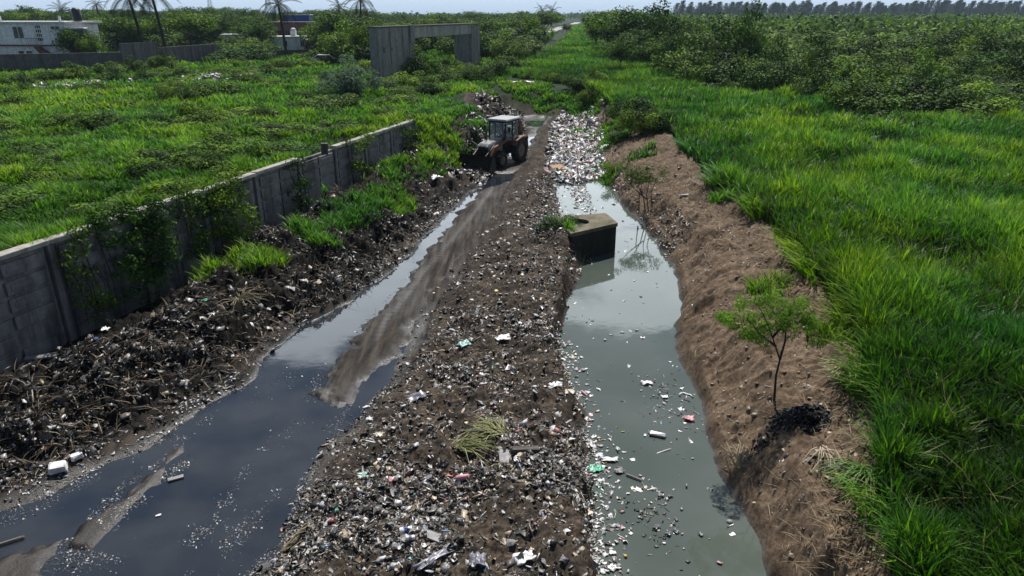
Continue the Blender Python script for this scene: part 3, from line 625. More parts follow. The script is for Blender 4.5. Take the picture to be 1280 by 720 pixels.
# ------------------------------------------------------------------ unfinished concrete portal in the field
def portal():
    A = Vector((-13.45,74.0)); D = (Vector((-4.6,103.0))-A).normalized(); Nn = Vector((D.y,-D.x))   # Nn looks right
    root = tag(empty('concrete_portal', (A.x, A.y, 2.2)), 'unfinished grey concrete portal of two tall walls and a beam standing in the field', 'concrete frame')
    a = math.atan2(D.y, D.x); top = 5.5
    def blk(u0, u1, n0, n1, z0, z1, name, m, bev=.04, extra=None):
        mb = MB(); c = D*(u0+u1)/2+Nn*(n0+n1)/2
        mb.box((c.x, c.y, (z0+z1)/2), (u1-u0, abs(n1-n0), z1-z0), (0,0,a), bev)
        if extra: extra(mb)
        return mb.build(name, m, root)
    def ribs(mb):
        for z in (1.7, 3.7):
            c = D*4.3+Nn*.02; mb.box((c.x, c.y, z), (8.3, .05, .07), (0,0,a))
        for u in (2.6, 5.6, 7.2):
            c = D*u+Nn*.02; mb.box((c.x, c.y, 2.6), (.09, .05, 6.0), (0,0,a))
        c = D*7.9+Nn*.06; mb.box((c.x, c.y, 4.75), (1.1, .22, 1.9), (0,0,a), .03)
    blk(0, 8.8, -1.05, 0, -.8, top, 'pier_wall', CON, extra=ribs)
    for u, z, w_, h_ in ((1.1,3.35,.35,.5),(2.9,3.4,.3,.3),(6.9,1.2,1.4,2.3),(5.9,.3,2.2,.9)):
        c = D*u+Nn*.012; MB().box((c.x, c.y, z), (w_, .03, h_), (0,.15,a), .01).build('dark_patch', DARKC, root)
    blk(27.3, 30.6, -2.6, 0, -.8, top-.35, 'pier_wall', CON)
    blk(8.802, 27.29, -.62, -.05, top-1.2, top-.05, 'beam', COP)
    blk(8.802, 27.29, -1.2, -.64, top-.5, top-.06, 'ledge', CON, .02)
    blk(-.1, 30.7, -1.15, .08, top+.003, top+.14, 'cap_slab', DARKC, .03)
    blk(27.2, 30.7, -2.7, -1.16, top-.34, top-.12, 'cap_slab', DARKC, .03)
portal()

# ------------------------------------------------------------------ sunken concrete chamber in the canal
def chamber():
    pts = [(2.25,25.35),(4.25,26.8),(3.95,28.3),(1.75,27.7)]
    c = Vector((3.05,27.0)); root = tag(empty('concrete_chamber', (c.x, c.y, 0)), 'square concrete manhole chamber with an open round hole, standing in the canal', 'manhole chamber')
    pl = [(p[0]-c.x, p[1]-c.y) for p in pts]
    MB().prism([(a*.97, b*.97) for a, b in pl], -.6, 1.05, 'z', .03).build('chamber_wall', concrete('shaded_chamber_concrete', (.035,.033,.03), (.012,.012,.01)), root)  # near-black tone paints in the shade of the faces turned from the sun
    bm = bmesh.new(); n = 24; hc = Vector((-.35,-.02)); hr = .42      # slab with a round hole
    def ray(t):
        d = Vector((math.cos(t), math.sin(t))); best = 9
        for i in range(4):
            p, q_ = Vector(pl[i]), Vector(pl[(i+1)%4]); e = q_-p; den = d.x*e.y-d.y*e.x
            if abs(den) < 1e-6: continue
            s_ = ((p.x-hc.x)*e.y-(p.y-hc.y)*e.x)/den; u_ = ((p.x-hc.x)*d.y-(p.y-hc.y)*d.x)/den
            if s_ > 0 and -1e-6 <= u_ <= 1+1e-6: best = min(best, s_)
        return hc+d*best
    ang = sorted([2*math.pi*k/n for k in range(n)]+[math.atan2(p[1]-hc.y, p[0]-hc.x) % (2*math.pi) for p in pl])
    R4 = []
    for t in ang:
        o_ = ray(t); i_ = hc+Vector((math.cos(t), math.sin(t)))*hr
        R4.append([bm.verts.new((i_.x, i_.y, 1.053)), bm.verts.new((i_.x, i_.y, 1.2)), bm.verts.new((o_.x, o_.y, 1.2)), bm.verts.new((o_.x, o_.y, 1.053))])
    for a_, b_ in zip(R4, R4[1:]+R4[:1]):
        for k in range(4): bm.faces.new((a_[k], a_[(k+1)%4], b_[(k+1)%4], b_[k]))
    mb = MB(); mb.bm.free(); mb.bm = bm
    mb.build('cover_slab', COPM, root)
    MB().tube([(hc.x,hc.y,1.051),(hc.x,hc.y,1.056)], hr, 20).build('hole_shade_disc', flat('painted_hole_black', (.004,.004,.004), .9), root)  # thin black disc painted as the shade down the hole
COPM = concrete('mossy_slab', (.16,.135,.095), (.05,.05,.025))
chamber()

# ------------------------------------------------------------------ backhoe loader
YEL = flat('grimy_yellow_paint', (.15,.055,.018), .5, 0, .5, 3, (.02,.016,.012))
HOOD = flat('dusty_sunlit_hood', (.24,.23,.23), .35, .0, .3, 4, (.14,.12,.11))  # pale grey puts the hood top's sunlight into the paint, plus dirt blotches
BLK = flat('black_steel', (.018,.017,.016), .5, .2, .3, 5)
RUB = flat('tyre_rubber', (.014,.013,.012), .8, 0, .3, 9, (.04,.032,.024))
ROOFM = flat('pale_cab_roof', (.24,.25,.25), .4, 0, .2, 4, (.2,.19,.18))
STEEL = flat('worn_steel', (.11,.105,.10), .35, .8, .3, 6, (.04,.03,.025))
RIMM = flat('rim_paint', (.20,.17,.13), .5, 0, .4, 6, (.04,.03,.025))
def glass_mat():
    m, t, b = mat('cab_glass'); b.inputs['Base Color'].default_value = (.6,.68,.7,1); b.inputs['Transmission Weight'].default_value = .85; b.inputs['Roughness'].default_value = .05; b.inputs['IOR'].default_value = 1.2; return m
GLS = glass_mat()
def wheel(root, x, y, r, w_, lugs):
    # tyre profile lathe about the y axis (axle)
    t = bmesh.new(); prof = [(r*.56,-w_*.40),(r*.72,-w_*.5),(r*.92,-w_*.5),(r*.985,-w_*.38),(r*.985,w_*.38),(r*.92,w_*.5),(r*.72,w_*.5),(r*.56,w_*.40)]
    n = 32; rings = [[t.verts.new((x+math.cos(a)*pr, y+py2, r+math.sin(a)*pr)) for pr, py2 in prof] for a in [2*math.pi*k/n for k in range(n)]]
    for a_, b_ in zip(rings, rings[1:]+rings[:1]):
        for k in range(len(prof)): t.faces.new((a_[k], a_[(k+1)%len(prof)], b_[(k+1)%len(prof)], b_[k]))
    mb = MB(); mb.bm.free(); mb.bm = t
    for k in range(lugs):
        for sd_ in (-1, 1):
            a = 2*math.pi*(k+.5*(sd_ > 0))/lugs
            mb.box((x+math.cos(a)*r*.985, y+sd_*w_*.24, r+math.sin(a)*r*.985), (.10*r, w_*.46, .07*r+.02), (0, -a, sd_*0), .008)
    ty = mb.build('wheel', RUB, root)
    m2 = MB(); m2.tube([(x, y-w_*.34, r), (x, y+w_*.34, r)], r*.57, 24)
    m2.tube([(x, y-w_*.44, r), (x, y+w_*.44, r)], r*.2, 12)
    for k in range(8):
        a = k*math.pi/4; m2.tube([(x+math.cos(a)*r*.3, y-w_*.38, r+math.sin(a)*r*.3), (x+math.cos(a)*r*.3, y+w_*.38, r+math.sin(a)*r*.3)], .025, 6)
    m2.build('rim', RIMM, ty)
def backhoe():
    wx, wy = -.85, 44.1; g = max(hz(wx, wy), hz(wx-1, wy-1.5), .15)
    root = tag(empty('backhoe_loader', (wx, wy, g-.06), math.atan2(-.87,-.50)), 'muddy backhoe loader with lowered front bucket working at the head of the rubbish choked canal', 'backhoe loader')
    # local +x forward, y to its left
    for s_ in (-1, 1): wheel(root, -1.15, s_*.86, .74, .5, 16)
    for s_ in (-1, 1): wheel(root, 1.05, s_*.84, .46, .34, 14)
    MB().box((-.1,0,.72), (3.2,.72,.42), bev=.04).box((1.05,0,.5), (.22,1.4,.2), bev=.03).box((-1.15,0,.74), (.3,1.3,.3), bev=.04).build('chassis', BLK, root)
    hd = MB(); hd.prism([(.15,.95),(1.78,.92),(1.86,1.32),(1.72,1.47),(.15,1.66)], -.42, .42, 'y', .05)
    hood = hd.build('hood', HOOD, root)
    MB().box((1.86,0,1.12), (.06,.70,.46), (0,.12,0), .02).box((1.90,0,1.0), (.05,.6,.03)).box((1.90,0,1.15), (.05,.6,.03)).build('grille', BLK, hood)
    for s_ in (-1, 1): MB().tube([(1.90,s_*.30,1.36),(1.95,s_*.30,1.36)], .075, 12).build('headlight', flat('lamp_glass', (.7,.7,.68), .2), hood)
    MB().tube([(.95,-.3,1.5),(.95,-.3,2.25),(.88,-.3,2.36)], .045, 8).build('exhaust_pipe', STEEL, hood)
    for s_ in (-1, 1):
        pts = [(-1.95,1.38),(-1.85,1.56),(-1.15,1.62),(-.42,1.45),(-.3,1.15),(-.42,1.12),(-.52,1.36),(-1.15,1.52),(-1.8,1.47),(-1.88,1.36)]
        MB().prism(pts, s_*.56, s_*1.10, 'y').build('rear_fender', YEL, root)
    # cab
    cab = MB(); P4 = [(.12,.62),(-1.45,.66)]
    for (cx0, cy0) in ((.14,.60),(-.62,.66),(-1.5,.62)):
        for s_ in (-1, 1): cab.tube([(cx0+.06*(cx0 > 0), s_*cy0, 1.15),(cx0-.05, s_*(cy0-.04), 2.62)], .055, 6)
    for s_ in (-1, 1): cab.box((-.66,s_*.63,1.2), (1.7,.06,.5), bev=.02); cab.box((-.66,s_*.61,2.6), (1.6,.07,.1))
    cab.box((.16,0,1.35), (.06,1.2,.5)); cab.box((.09,0,2.6), (.07,1.2,.1)); cab.box((-1.5,0,1.3), (.06,1.2,.35)); cab.box((-1.52,0,2.6), (.07,1.2,.1)); cab.box((-.66,0,1.02), (1.7,1.25,.08))
    cb = cab.build('cab', BLK, root)
    MB().box((-.7,0,2.72), (1.95,1.5,.12), bev=.05, taper=.94).build('cab_roof', ROOFM, cb)
    MB().box((.13,0,2.08), (.012,1.08,.95)).build('windscreen', GLS, cb)
    for s_ in (-1, 1): MB().box((-.24,s_*.625,2.0), (.68,.012,1.05)).build('door_glass', GLS, cb); MB().box((-1.06,s_*.635,2.0), (.72,.012,1.05)).build('side_window', GLS, cb)
    MB().box((-.75,0,1.28), (.5,.5,.14), bev=.04).box((-.98,0,1.62), (.12,.48,.6), (0,-.15,0), .04).build('seat', BLK, cb)
    bmw = MB(); ring = [(-.12+.0*1, .19*math.cos(a), 1.68+.19*math.sin(a)) for a in [k*math.pi/6 for k in range(13)]]
    bmw.tube(ring, .02, 6, False).tube([(.05,0,1.3),(-.12,0,1.68)], .03, 6).build('steering_wheel', BLK, cb)
    for s_ in (-1, 1): MB().tube([(.12,s_*.55,2.35),(.2,s_*.85,2.3)], .015, 5).box((.2,s_*.88,2.2), (.04,.16,.28), bev=.01).build('mirror', BLK, cb)
    # loader arms, rams and bucket
    for s_ in (-1, 1):
        pl = [(.05,1.42),(.1,1.56),(1.5,1.28),(2.15,.62),(2.42,.32),(2.3,.22),(2.0,.5),(1.38,1.08)]
        arm = MB().prism(pl, s_*.52, s_*.64, 'y', .012).build('loader_arm', YEL, root)
        MB().tube([(.3,s_*.58,.85),(.95,s_*.58,1.05)], .06, 8).tube([(.95,s_*.58,1.05),(1.5,s_*.58,1.15)], .03, 8).build('lift_ram', STEEL, arm)
        MB().tube([(1.25,s_*.46,1.38),(1.85,s_*.46,1.05)], .05, 8).tube([(1.85,s_*.46,1.05),(2.4,s_*.46,.8)], .028, 8).build('tilt_ram', STEEL, arm)
    prof = [(3.15,.06),(2.62,.02),(2.38,.16),(2.30,.5),(2.42,.86),(2.56,.93),(2.52,.88),(2.40,.82),(2.36,.5),(2.43,.2),(2.64,.07),(3.13,.09)]
    bk = MB().prism(prof, -1.16, 1.16, 'y')
    for s_ in (-1, 1): bk.prism([(3.12,.05),(2.62,.03),(2.36,.16),(2.29,.5),(2.42,.88),(2.58,.92),(3.0,.3)], s_*1.16, s_*1.20, 'y')
    bu = bk.build('bucket', BLK, root)
    for k in range(7): MB().box((3.2,-1.05+k*.35,.07), (.2,.07,.035), (0,0,0), .008).build('tooth', STEEL, bu)
    # rear boom folded up, dipper, bucket and stabilisers
    boom = MB().prism([(-1.95,.75),(-1.85,1.0),(-2.45,2.05),(-2.35,2.35),(-2.55,2.42),(-2.72,2.1),(-2.2,.9),(-2.2,.7)], -.13, .13, 'y', .015).build('boom', YEL, root)
    dip = MB().prism([(-2.5,2.42),(-2.35,2.3),(-2.75,1.1),(-2.9,1.0),(-3.0,1.12),(-2.72,2.3)], -.17, .17, 'y', .015).build('dipper_arm', YEL, boom)
    MB().prism([(-2.8,1.15),(-3.1,1.15),(-3.35,.8),(-3.2,.42),(-2.75,.35),(-2.6,.5),(-2.95,.55),(-3.05,.8)], -.3, .3, 'y', .01).build('digging_bucket', BLK, dip)
    MB().tube([(-1.9,0,1.5),(-2.2,0,1.9)], .07, 8).tube([(-2.2,0,1.9),(-2.45,0,2.15)], .035, 8).build('boom_ram', STEEL, boom)
    for s_ in (-1, 1):
        st = MB().box((-1.95,s_*.95,1.15), (.18,.16,.95), (s_*.1,0,0), .02).box((-1.95,s_*1.02,.62), (.34,.30,.05), bev=.01).build('stabiliser', YEL, root)
    MB().box((-1.95,0,.85), (.14,1.9,.3), bev=.02).build('rear_frame', BLK, root)
backhoe()

# ------------------------------------------------------------------ people (tiny, by the far bank)
SKIN = flat('skin', (.20,.11,.07), .6, 0, .1, 8)
def person(loc, rz, shirt, trousers, label, bend, hatc=None):
    root = tag(empty('person', loc, rz), label, 'person')
    fw = bend   # forward lean of the torso, radians; faces local +y
    hip = Vector((0,0,.88)); up = Vector((0, math.sin(fw), math.cos(fw))); fwd = Vector((0, math.cos(fw), -math.sin(fw)))
    ch = hip+up*.42; nk = hip+up*.58; hd = nk+(up*.6+Vector((0,.15,.2))).normalized()*.16
    V = [hip, hip+up*.2, ch, nk, hd, hd+(hd-nk).normalized()*.09]; E = [(0,1),(1,2),(2,3),(3,4),(4,5)]; Rr = [.14,.125,.15,.055,.095,.06]
    def add(p, par, r_): V.append(Vector(p)); Rr.append(r_); E.append((par, len(V)-1)); return len(V)-1
    for s_ in (-1, 1):
        k = add(hip+Vector((s_*.10,0,-.05)), 0, .10); kn = add((s_*.14,.10+.05*s_,.46), k, .065); an = add((s_*.15,-.02+.12*s_,.07), kn, .042); add((s_*.16,.16+.12*s_,.03), an, .032)
        sh = add(ch+Vector((s_*.19,0,0))+up*.06, 2, .06); el = add(ch+Vector((s_*.25,.12,0))-up*.12+Vector((0,.04,-.12)), sh, .042)
        wr = add(V[el]+Vector((-s_*.03,.16,-.19)), el, .028); pm = add(V[wr]+Vector((0,.04,-.07)), wr, .03)
        for q_ in range(4):
            f1_ = add(V[pm]+Vector(((q_-1.5)*.02,.025,-.05+.004*abs(q_-1))), pm, .009); add(V[f1_]+Vector((0,-.005,-.03)), f1_, .008)
        t1 = add(V[pm]+Vector((-s_*.035,.02,-.01)), pm, .010); add(V[t1]+Vector((-s_*.005,.02,-.03)), t1, .008)
    def skin(name, vids, infl, m, par):
        mp2 = {v: i for i, v in enumerate(vids)}; me = bpy.data.meshes.new(name)
        me.from_pydata([V[v] for v in vids], [(mp2[a], mp2[b_]) for a, b_ in E if a in mp2 and b_ in mp2], [])
        o = link(name, me, None, par); md = o.modifiers.new('s', 'SKIN'); md.use_smooth_shade = True
        for i, v in enumerate(vids): me.skin_vertices[0].data[i].radius = (Rr[v]+infl, Rr[v]+infl); me.skin_vertices[0].data[i].use_root = (i == 0)
        md2 = o.modifiers.new('d', 'SUBSURF'); md2.levels = md2.render_levels = 1
        me.materials.append(m); return o
    body = skin('body', list(range(len(V))), 0, SKIN, root)
    # children per side: 6 hipjoint,7 knee,8 ankle,9 toe,10 shoulder,11 elbow,12 wrist,13 palm, ...
    L = [i for i, p in enumerate(V)]; per = (len(V)-6)//2
    a0, a1 = 6, 6+per
    skin('shirt', [1,2,a0+4,a0+5,a1+4,a1+5,0], .016, shirt, root)
    skin('trousers', [0,a0,a0+1,a0+2,a1,a1+1,a1+2], .014, trousers, root)
    MB().ball(hd+Vector((0,-.02,.05)), .108, (1,1.05,.85)).build('hair' if hatc is None else 'cap', hatc or flat('black_hair', (.01,.009,.008)), root, True)
    fc = MB(); hf = hd+Vector((0,.095,.0)); fc.ball(hf+Vector((0,.01,-.01)), .018)
    for s_ in (-1, 1): fc.ball(hf+Vector((s_*.035,-.01,.02)), .011); fc.ball(hd+Vector((s_*.097,0,0)), .022, (.4,.8,1))
    fc.build('face_features', SKIN, root)
    for s_, a_ in ((-1, a0), (1, a1)):
        MB().box(V[a_+2]+Vector((0,.07,-.03)), (.1,.27,.09), bev=.02).build('shoe', BLK, root)
WHC = flat('white_cloth', (.65,.65,.66), .8); DKC = flat('dark_cloth', (.03,.035,.06), .8); GYC = flat('grey_cloth', (.25,.25,.27), .8)
p1 = P(737,136,1.75); p2 = P(757,136,1.75)
person((p1[0], p1[1], hz(p1[0], p1[1])-.05), 2.4, WHC, GYC, 'person in a pale shirt stooping in the weeds, the left of the two', .75)
person((p2[0], p2[1], hz(p2[0], p2[1])+.0), 1.9, DKC, GYC, 'person in dark clothes bending forward beside the bushes, the right of the two', .55, WHC)

# ------------------------------------------------------------------ leaves, shrubs and trees
def leaf_mat(name, c0, c1, trans=.3, ou=.35):
    m, t, b = mat(name); a = attr(t, 'tint'); col = ramp(t, a.outputs['Fac'], [(0, c0), (1, c1)]).outputs[0]
    oi = N(t, 'ShaderNodeObjectInfo'); rr = ramp(t, oi.outputs['Random'], [(0,(1-ou,1-ou*.7,1.05)),(.5,(1,1,1)),(1,(1+ou*1.3,1+ou*.9,.8))])
    col = mixc(t, 1., col, rr.outputs[0], 'MULTIPLY'); t.links.new(col, b.inputs['Base Color'])
    b.inputs['Roughness'].default_value = .65; b.inputs['Specular IOR Level'].default_value = .08
    tr = N(t, 'ShaderNodeBsdfTranslucent'); t.links.new(mixc(t, 1., col, (1.5,1.6,.7), 'MULTIPLY'), tr.inputs[0])
    ms = N(t, 'ShaderNodeMixShader'); ms.inputs[0].default_value = trans
    t.links.new(b.outputs[0], ms.inputs[1]); t.links.new(tr.outputs[0], ms.inputs[2]); t.links.new(ms.outputs[0], t.nodes['Material Output'].inputs[0]); return m
LF = leaf_mat('broad_leaves', (.008,.026,.005), (.12,.225,.024), .16)
LF_DK = leaf_mat('vine_leaves', (.003,.014,.003), (.115,.215,.018), .10, .5)
LF_CAS = leaf_mat('casuarina_needles', (.03,.048,.036), (.065,.09,.065), .15, .15)
LF_PALM = leaf_mat('palm_leaves', (.010,.018,.009), (.028,.042,.018), .1, .1)
LF_LT = leaf_mat('feathery_leaves', (.05,.11,.014), (.17,.29,.04), .4, .1)
LF_GR = leaf_mat('grey_green_leaves', (.05,.09,.06), (.13,.19,.13), .3, .1)
BARK = flat('bark', (.07,.055,.042), .9, 0, .4, 8); BARKD = flat('dark_bark', (.03,.024,.02), .9, 0, .4, 8)
def leaves(cen, nrm_up, size, asp, tint, seed, rollout=1.):
    "one folded quad per leaf"
    r = np.random.default_rng(seed); n = len(cen)
    nr = r.normal(0, rollout, (n, 3))+np.asarray(nrm_up); nr /= np.linalg.norm(nr, axis=1)[:,None]
    t_ = np.cross(nr, r.normal(0, 1, (n, 3))); t_ /= np.linalg.norm(t_, axis=1)[:,None]; b_ = np.cross(nr, t_)
    s = size*(.6+.8*r.random(n)); L = (s*.5)[:,None]; W = L*asp
    v = np.stack([cen-t_*L, cen+b_*W+nr*W*.35, cen+t_*L, cen-b_*W+nr*W*.35], 1).reshape(-1, 3)
    i = np.arange(n)*4; f = np.stack([i, i+1, i+2, i+3], -1); return v, f, np.repeat(tint, 4)
def crown_mesh(name, clumps, per, size, seed, asp=.55, up=.5):
    "clumps (n,5): x,y,z,r,tint"
    r = np.random.default_rng(seed); C = []; T = []; U = []
    for cx0, cy0, cz0, cr0, ct in clumps:
        n = int(per*(cr0/np.mean(clumps[:,3]))**2); d = r.normal(0, 1, (n, 3)); d /= np.linalg.norm(d, axis=1)[:,None]
        rad = cr0*(.45+.6*r.random(n)**.6); q_ = d*rad[:,None]*[1,1,.7]; C.append(q_+[cx0, cy0, cz0]); U.append(d*.7+[0,0,up])
        T.append(np.clip(ct+.18*r.normal(0, 1, n), 0, 1))
    C = np.concatenate(C); T = np.concatenate(T); U = np.concatenate(U)
    v, f, t_ = leaves(C, U, size, asp, T, seed+1, .5); return npmesh(name, v, [f], dict(tint=t_))
def dome(n, rx, rz_, z0, cr, seed, low=-.25, fill=.35):
    r = np.random.default_rng(seed); d = r.normal(0, 1, (n, 3)); d /= np.linalg.norm(d, axis=1)[:,None]; d[:,2] = np.where(d[:,2] < low, -d[:,2], d[:,2])
    k = np.where(r.random(n) < fill, r.random(n)*.7, .75+.35*r.random(n))[:,None]
    lob = (1+.28*np.sin(np.arctan2(d[:,1], d[:,0])*3+r.random()*6)+.15*r.normal(0,1,n))[:,None]
    p = d*k*lob*[rx, rx, rz_]+[0,0,z0]; return np.c_[p, cr*(.6+.8*r.random(n)), np.clip(.5+.25*r.normal(0,1,n), 0, 1)]
def trunk_mesh(h_, r0, lean, forks, seed, top=.75):
    random.seed(seed); mb = MB(); tp = Vector((lean[0], lean[1], h_*.55)); pts = [Vector((0,0,-.3)), Vector((lean[0]*.2, lean[1]*.3, h_*.25)), tp]
    mb.tube(pts, [r0, r0*.75, r0*.55], 8)
    for k in range(forks):
        a = k*6.283/forks+random.random(); e = tp+Vector((math.cos(a)*h_*.33, math.sin(a)*h_*.33, h_*(.2+.2*random.random())))
        s_ = pts[1].lerp(tp, .5+.5*random.random()); mb.tube([s_, s_.lerp(e, .5)+Vector((0,0,h_*.04)), e], [r0*.4, r0*.25, r0*.08], 6)
    return mb
def mesh_only(mb, name, m):
    bmesh.ops.recalc_face_normals(mb.bm, faces=mb.bm.faces[:]); me = bpy.data.meshes.new(name); mb.bm.to_mesh(me); mb.bm.free(); me.materials.append(m); return me
def kind_tree(nm, cl, per, size, lm, tr_args, bark=BARK, **k):
    cm = crown_mesh(nm+'_crown', cl, per, size, 5+len(nm), **k); cm.materials.append(lm)
    return cm, mesh_only(trunk_mesh(*tr_args), nm+'_trunk', bark)
TREES = [kind_tree('spreading', dome(70, 4.2, 2.3, 5.6, 1.15, 1, -.1), 85, .34, LF, (6.5,.28,(.5,.3),6,1)),
         kind_tree('rounded', dome(75, 3.2, 2.9, 5.0, 1.1, 2, -.5), 85, .34, LF, (6,.25,(-.3,.2),5,2)),
         kind_tree('loose', dome(50, 3.6, 2.6, 5.9, 1.0, 3, -.2, .2), 75, .36, LF, (7,.2,(.2,-.4),7,3))]
SHRUBS = []
for i in range(5):
    cm = crown_mesh('shrub_foliage', dome(34, 2.2+.3*(i%3), 1.6+.3*(i%2), .9, .85, 20+i, 0, .3), 150, .25, 30+i, .55, .95); cm.materials.append(LF_DK); SHRUBS.append(cm)
def put_tree(name, kind, loc, sc, rz, label, cat, group=None, sz=1.):
    cm, tm = kind; r0 = empty(name, loc, rz); r0.scale = (sc, sc, sc*sz); tag(r0, label, cat, group)
    for nm, me in (('crown', cm), ('trunk', tm)):
        o = bpy.data.objects.new(nm, me); COL.objects.link(o); o.parent = r0
    return r0
def put_shrub(name, me, loc, sc, rz, label, cat, group=None):
    o = bpy.data.objects.new(name, me); COL.objects.link(o); o.location = loc; o.rotation_euler = (0,0,rz); o.scale = sc; return tag(o, label, cat, group)
def Pg(px, py, z=2.0): x, y, _ = P(px, py, z); return x, y
rr = random.Random(5)
# --- the thicket on the right: shrubs packed edge to edge, their bases along known ground lines
FE = [P(a, b_, 2.0)[:2] for a, b_ in [(775,118),(800,135),(850,128),(905,122),(960,122),(1010,126),(1050,142),(1100,158),(1150,170),(1200,176),(1260,188),(1330,204)]]
def front(x): return np.interp(x, [p[0] for p in FE], [p[1] for p in FE])
cand = []
for _ in range(9000):
    y = 46*(300/46)**rr.random(); x = 8+rr.random()*(y*.85)
    if x > y*.80+5 or x < mid_r(y)+1.5: continue
    if y < front(x)+1.5: continue
    s_ = 1.5+.016*max(0, y-60)
    if all((x-a)**2+(y-b_)**2 > (s_*1.62)**2 for a, b_, _ in cand): cand.append((x, y, s_))
cand.sort(key=lambda c: c[1]); cand = cand[:420]
print('shrubs', len(cand), cand[-1][1])
YC = cand[-1][1]
DK = [(1075,150),(1105,160),(1165,95),(1195,100)]
zones = {0: ('low tangled shrub at the near edge of the thicket behind the tall grass', 'shrubs along the thicket edge'), 1: ('leafy vine covered shrub in the middle of the right hand thicket', 'shrubs inside the thicket'), 2: ('small far off shrub at the back of the right hand thicket', 'shrubs at the back of the thicket')}
for x, y, s_ in cand[:185]:
    z = hz0(x, y); fd = y-front(x); zn = 0 if fd < 5 else (1 if y < 130 else 2)
    k = (.55+.75*rr.random())*(1.25 if rr.random() < .14 else 1)*(s_/1.5)**.8; un = float(np.clip(1+.95*fbm(np.array([x]), np.array([y]), .075, 2, 201)[0], .45, 2.1)); hk = un*min(k*(.75 if fd < 4 else .95)*(.7+.95*rr.random()**1.5), .85+.55*rr.random()**1.6)
    put_shrub('shrub', SHRUBS[rr.randrange(5)], (x, y, z-.2), (k, k, hk), rr.random()*6.28, zones[zn][0], 'shrub', zones[zn][1])
V_ = []; T_ = []
for i_, (x, y, s_) in enumerate(cand[185:]):
    me = SHRUBS[i_ % 5]; co = np.empty(len(me.vertices)*3, np.float32); me.vertices.foreach_get('co', co); co = co.reshape(-1, 4, 3); tt = np.empty(len(me.vertices), np.float32); me.attributes['tint'].data.foreach_get('value', tt); tt = tt.reshape(-1, 4)
    co = co[i_ % 3::3]; tt = tt[i_ % 3::3]; c0 = co.mean(1, keepdims=True); co = (co-c0)*1.6+c0; k = (.6+.8*rr.random())*(s_/1.5)**.8; a = rr.random()*6.28
    R_ = np.array([[math.cos(a), -math.sin(a), 0], [math.sin(a), math.cos(a), 0], [0, 0, (.75+.35*rr.random())/max(k, .75)]])
    V_.append((co.reshape(-1, 3)@R_.T)*k+[x, y, hz0(x, y)-.2]); T_.append(tt.ravel())
if V_:
    V_ = np.concatenate(V_); q_ = np.arange(len(V_)).reshape(-1, 4); tag(link('thicket_growth', npmesh('thicket_growth', V_, [q_], dict(tint=np.concatenate(T_))), LF_DK), 'dense growth filling the back of the right hand thicket', 'thicket', kind='stuff')
# taller trees standing in it
def tr(px, py, Y, top_py, kind, label, cat='tree', group=None, name='tree', wide=1.):
    x = PY(px, py, Y)[0]; z = hz0(x, Y); top = PY(px, top_py, Y)[2]; h0 = {0:8.4, 1:8.5, 2:9.0}[kind]; s_ = max(.3, (top-z)/h0)
    o = put_tree(name, TREES[kind], (x, Y, z-.1), s_*wide, rr.random()*6.28, label, cat, group, 1/wide); return o
G1 = 'tall trees at the bend of the reed strip'
for k, (px, Y, tp, kd) in enumerate([(770,118,14,0),(800,112,12,2),(835,120,22,0),(792,100,40,1),(822,92,55,0),(765,135,22,1),(865,128,32,1),(745,150,30,1),(848,100,58,1),(760,165,18,0),(785,125,22,0),(812,140,20,1),(845,150,26,0),(750,185,18,1),(775,92,52,1),(830,105,40,0),(885,120,44,0)]):
    tr(px, 60, Y, tp-4, kd, 'tall leafy tree in the dense clump at the right edge of the reed strip', 'tree', G1, wide=1.35)
for k, (px, Y, tp, kd) in enumerate([(890,150,36,0),(930,165,38,1),(985,150,44,1),(1065,125,48,1),(1010,200,30,0),(1090,170,36,0),(1120,210,28,1),(960,220,30,2),(1160,190,34,0),(905,230,30,1),(1035,260,26,0),(1080,300,25,1),(1135,280,26,0),(1220,150,48,0),(1180,240,30,1),(1265,170,46,2),(1200,310,26,0),(860,240,28,1),(1240,230,34,1),(1275,330,26,0),(940,330,24,1),(990,360,24,0),(1110,380,23,1),(890,380,24,0),(1040,420,22,1)]):
    tr(px, 60, Y, tp-3+.005*(px-860), kd, 'olive green round topped tree rising above the thicket on the right', 'tree', 'trees standing above the thicket', wide=1.25)
for (px, Y, tp, lb) in [(1078,62,72,'dark vine draped tree just behind the tall grass, the nearer of the two dark ones'),(1172,88,56,'broad dark vine covered tree in the right thicket below the far roofs'),(1212,85,62,'smaller dark tree leaning on the broad dark vine covered tree')]:
    o = tr(px, 60, Y, tp, 1, lb, name='vine_covered_tree', wide=1.1)
    o.children[0].data = o.children[0].data.copy(); o.children[0].data.materials[0] = LF_DK

# --- casuarina belt on the right horizon
def casuarina_mesh(seed):
    r = np.random.default_rng(seed); n = 900; t_ = r.random(n)**.8; hh_ = 1.5+16.5*t_; rad = (5.2*(1-t_)**.6+.5)*r.random(n)**.6; a = r.random(n)*6.28; rad = rad*(1+.45*np.sin(hh_*1.9+a*2))
    c = np.stack([np.cos(a)*rad+.012*hh_**2, np.sin(a)*rad, hh_+.4*rad], -1)
    v, f, tt = leaves(c, np.array([.6,0,.2]), 2.1, .15, np.clip(.5+.25*r.normal(0,1,n), 0, 1), seed, .8); me = npmesh('casuarina_crown', v, [f], dict(tint=tt)); me.materials.append(LF_CAS); return me
CAS = [casuarina_mesh(s_) for s_ in (1,2,3)]
mbt = MB(); mbt.tube([(0,0,-1),(.3,0,6),(2.2,0,14)], [.4,.3,.1], 6); CT = mesh_only(mbt, 'casuarina_trunk', BARK)
